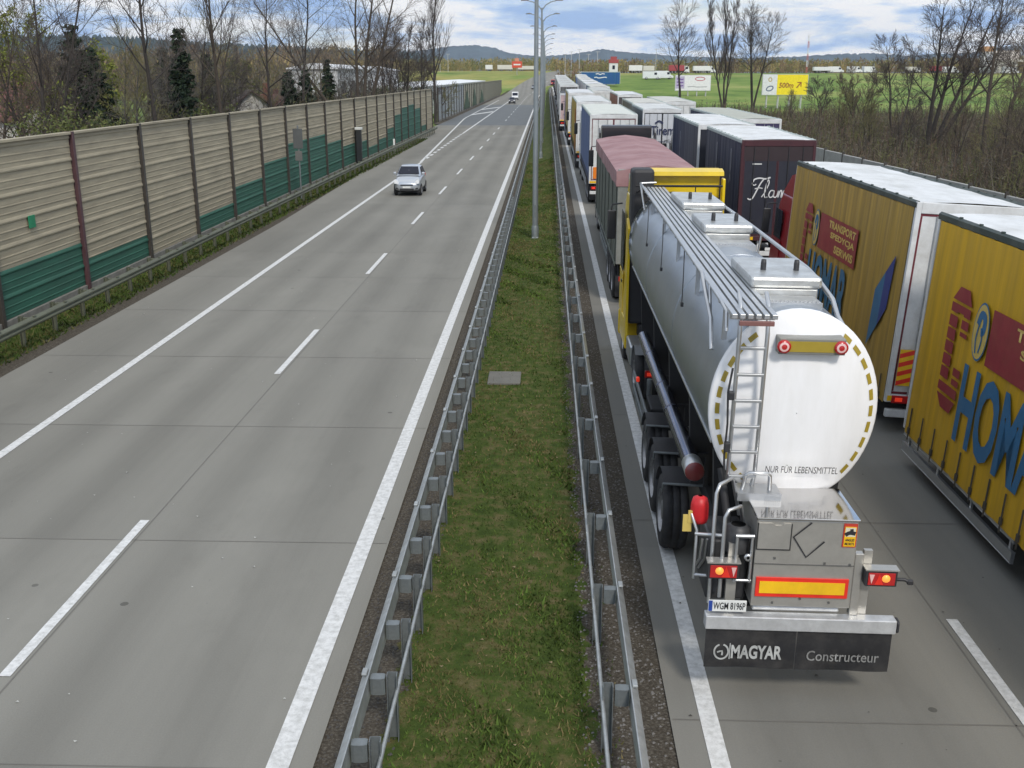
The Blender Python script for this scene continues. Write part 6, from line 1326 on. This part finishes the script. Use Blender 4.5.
tw_ = M('far_white', (.72, .72, .72), .5); tr_ = M('far_red', (.33, .05, .06), .5); tb_ = M('far_cream', (.62, .60, .55), .5)
far_truck('white trailer, left one of the pair parked along the top of the field', 635, 428, 73, 13, 7.5, tw_)
far_truck('white trailer, right one of the pair at the top of the field', 648, 432, 73, 11, 7, tb_)
far_truck('dark red box truck with white cab behind the white billboard', 678, 395, 75, 20, 8, tr_, tw_)
far_truck('white trailer parked behind the right half of the white billboard', 701, 400, 75, 18, 7, tw_)
far_truck('white trailer parked right of the yellow billboard', 819, 405, 80, 17, 6, tw_)
far_truck('cream trailer among cars at the field edge, left of the multi-stemmed tree', 908, 410, 82, 14, 6, tb_, tw_)
far_truck('red trailer parked by the petrol station at the right', 936, 405, 82, 22, 7, tr_, tw_)
far_truck('white trailer at the top of the far field left of the red sign', 489, 560, 71, 7, 6, tw_)
far_truck('grey-white trailer in the far field just left of the red sign', 505, 566, 71, 15, 6, tb_)
far_truck('pale long trailer in the far field right of the red sign', 528, 570, 71, 20, 5, tb_)
for i, (px, D) in enumerate(((660, 330), (672, 333), (714, 410), (840, 415), (858, 410), (872, 412), (952, 400), (1010, 385))):
    x = atx(px, D); make_van('one of the small white vans parked along the far field road', x, D, gz(x, D), cwhite, R(90 + 7 * (i % 3)), group='small white vans at the far field road')
# petrol station, tower, red sign, masts
x, y = atx(979, 400), 400
t = thing('white_tower', 'tall white station block with an orange top at the right', 'building', (x, y, gz(x, y)))
q = MB(); q.box(-1.7, 1.7, -1.7, 1.7, -.3, 7.5, bev=.05); q.build('wall', hallw, t); q = MB(); q.box(-2.6, 1.2, -1.9, 1.9, 7.51, 9.3, bev=.05); q.build('head', M('tower_orange', (.45, .25, .12), .6), t); q = MB(); q.box(-1.0, 1.0, -1.74, -1.705, 3.0, 6.5); q.build('sign_face', M('sign_bluegrey', (.62, .65, .70), .4), t)
x, y = atx(1004, 392), 392
t = thing('station_canopy', 'flat pale petrol station canopy on columns at the right edge', 'canopy', (x, y, gz(x, y)))
q = MB(); q.box(-7.5, 7.5, -4, 4, 4.0, 4.7, bev=.05); q.build('roof', M('canopy_cream', (.55, .52, .46), .6), t)
for xx in (-5.5, 0, 5.5):
    q = MB(); q.box(xx - .2, xx + .2, -.2, .2, -.3, 3.999); q.build('column', hallw, t)
house('small pale house with a light roof behind the petrol station canopy', atx(996, 425), 425, 12, 9, 5.0, 8.2, M('roof_pale', (.45, .40, .34), .8), R(70))
x, y = atx(613, 440), 440
t = thing('chapel_tower', 'small white tower with red stepped top beyond the queue', 'tower', (x, y, gz(x, y)))
q = MB(); q.box(-1.7, 1.7, -1.7, 1.7, -.3, 3.9); q.build('wall', hallw, t); q = MB(); q.box(-1.9, 1.9, -1.9, 1.9, 3.91, 5.3); q.box(-1.2, 1.2, -1.2, 1.2, 5.31, 6.4); q.build('roof', M('tower_red', (.33, .06, .06), .7), t); q = MB(); q.box(-.5, .5, -1.74, -1.705, 1.5, 3.0); q.build('window', glass, t)
x, y = atx(517, 500), 500
t = thing('price_sign', 'red petrol station sign on a tall pole at the road end', 'sign', (x, y, gz(x, y)))
q = MB(); q.tube([(0, 0, -.3), (0, 0, 8.6)], .16, 8); q.build('pole', galv, t); q = MB(); q.box(-2.3, 2.3, -.2, .2, 3.2, 6.0, bev=.05); q.build('board', M('sign_redface', (.62, .07, .03), .5), t); q = MB(); q.box(-1.0, .9, -.215, -.201, 6.05, 7.4); q.build('upper_board', M('sign_salmon', (.62, .25, .16), .5), t); q = MB(); q.box(-1.6, 1.6, -.212, -.2015, 4.3, 4.9); q.build('band', platew, t)
for i, px in enumerate((565, 571, 579, 588, 597, 655, 440, 448)):
    D = 470 if px > 500 else 520; x = atx(px, D); g0 = gz(x, D); t = thing('far_lamp', 'one of the thin pale lamp poles in front of the far wood', 'lamp post', (x, D, g0), 0, 'thin lamp poles before the far wood'); q = MB(); q.tube([(0, 0, -.3), (0, 0, 16 - g0 + (i % 3))], .11, 6); q.build('pole', M('pole_pale', (.5, .5, .5), .6), t)
    q = MB(); q.box(-.9, .9, -.15, .15, 16 - g0 + (i % 3) - .05, 16 - g0 + (i % 3) + .12, bev=.03); q.build('lamp_head', M('pole_pale', (.5, .5, .5), .6), t)
for i, (px, D, zt, lb) in enumerate(((804, 430, 22.5, 'thin red and white lattice mast right of the yellow billboard'), (1011, 600, 26, 'thin white mast at the far right behind the forked tree'), (930, 700, 26, 'thin white mast behind the multi-stemmed tree'))):
    x = atx(px, D); g0 = gz(x, D); t = thing('radio_mast', lb, 'mast', (x, D, g0))
    for k in range(6):
        q = MB(); za, zb = (zt - g0) * k / 6, (zt - g0) * (k + 1) / 6
        for a in range(3): q.tube([(.32 * math.cos(a * 2.1), .32 * math.sin(a * 2.1), za), (.32 * math.cos(a * 2.1), .32 * math.sin(a * 2.1), zb)], .07, 5)
        for j in range(4): z_ = za + (zb - za) * j / 4; q.tube([(.3, 0, z_), (-.16, .28, z_ + .4), (-.16, -.28, z_ + .8)], .04, 4)
        q.build('section', M('mast_red', (.5, .12, .1), .5) if k % 2 == 0 and i == 0 else M('mast_white', (.7, .7, .7), .5), t)

# ================================================================== thin spring haze
q = MB(); q.box(-4500, 4500, -90, 6300, -7, 260)
hz = q.mesh('haze', []); hm_ = bpy.data.materials.new('haze_air'); hm_.use_nodes = True; t_ = hm_.node_tree
for n_ in list(t_.nodes):
    if n_.type == 'BSDF_PRINCIPLED': t_.nodes.remove(n_)
vp = t_.nodes.new('ShaderNodeVolumePrincipled'); vp.inputs['Color'].default_value = (.78, .86, 1, 1); vp.inputs['Density'].default_value = .00008; vp.inputs['Anisotropy'].default_value = .2
t_.links.new(vp.outputs[0], [n_ for n_ in t_.nodes if n_.type == 'OUTPUT_MATERIAL'][0].inputs['Volume'])
hz.materials.append(hm_); kind(link('haze', hz), 'stuff')
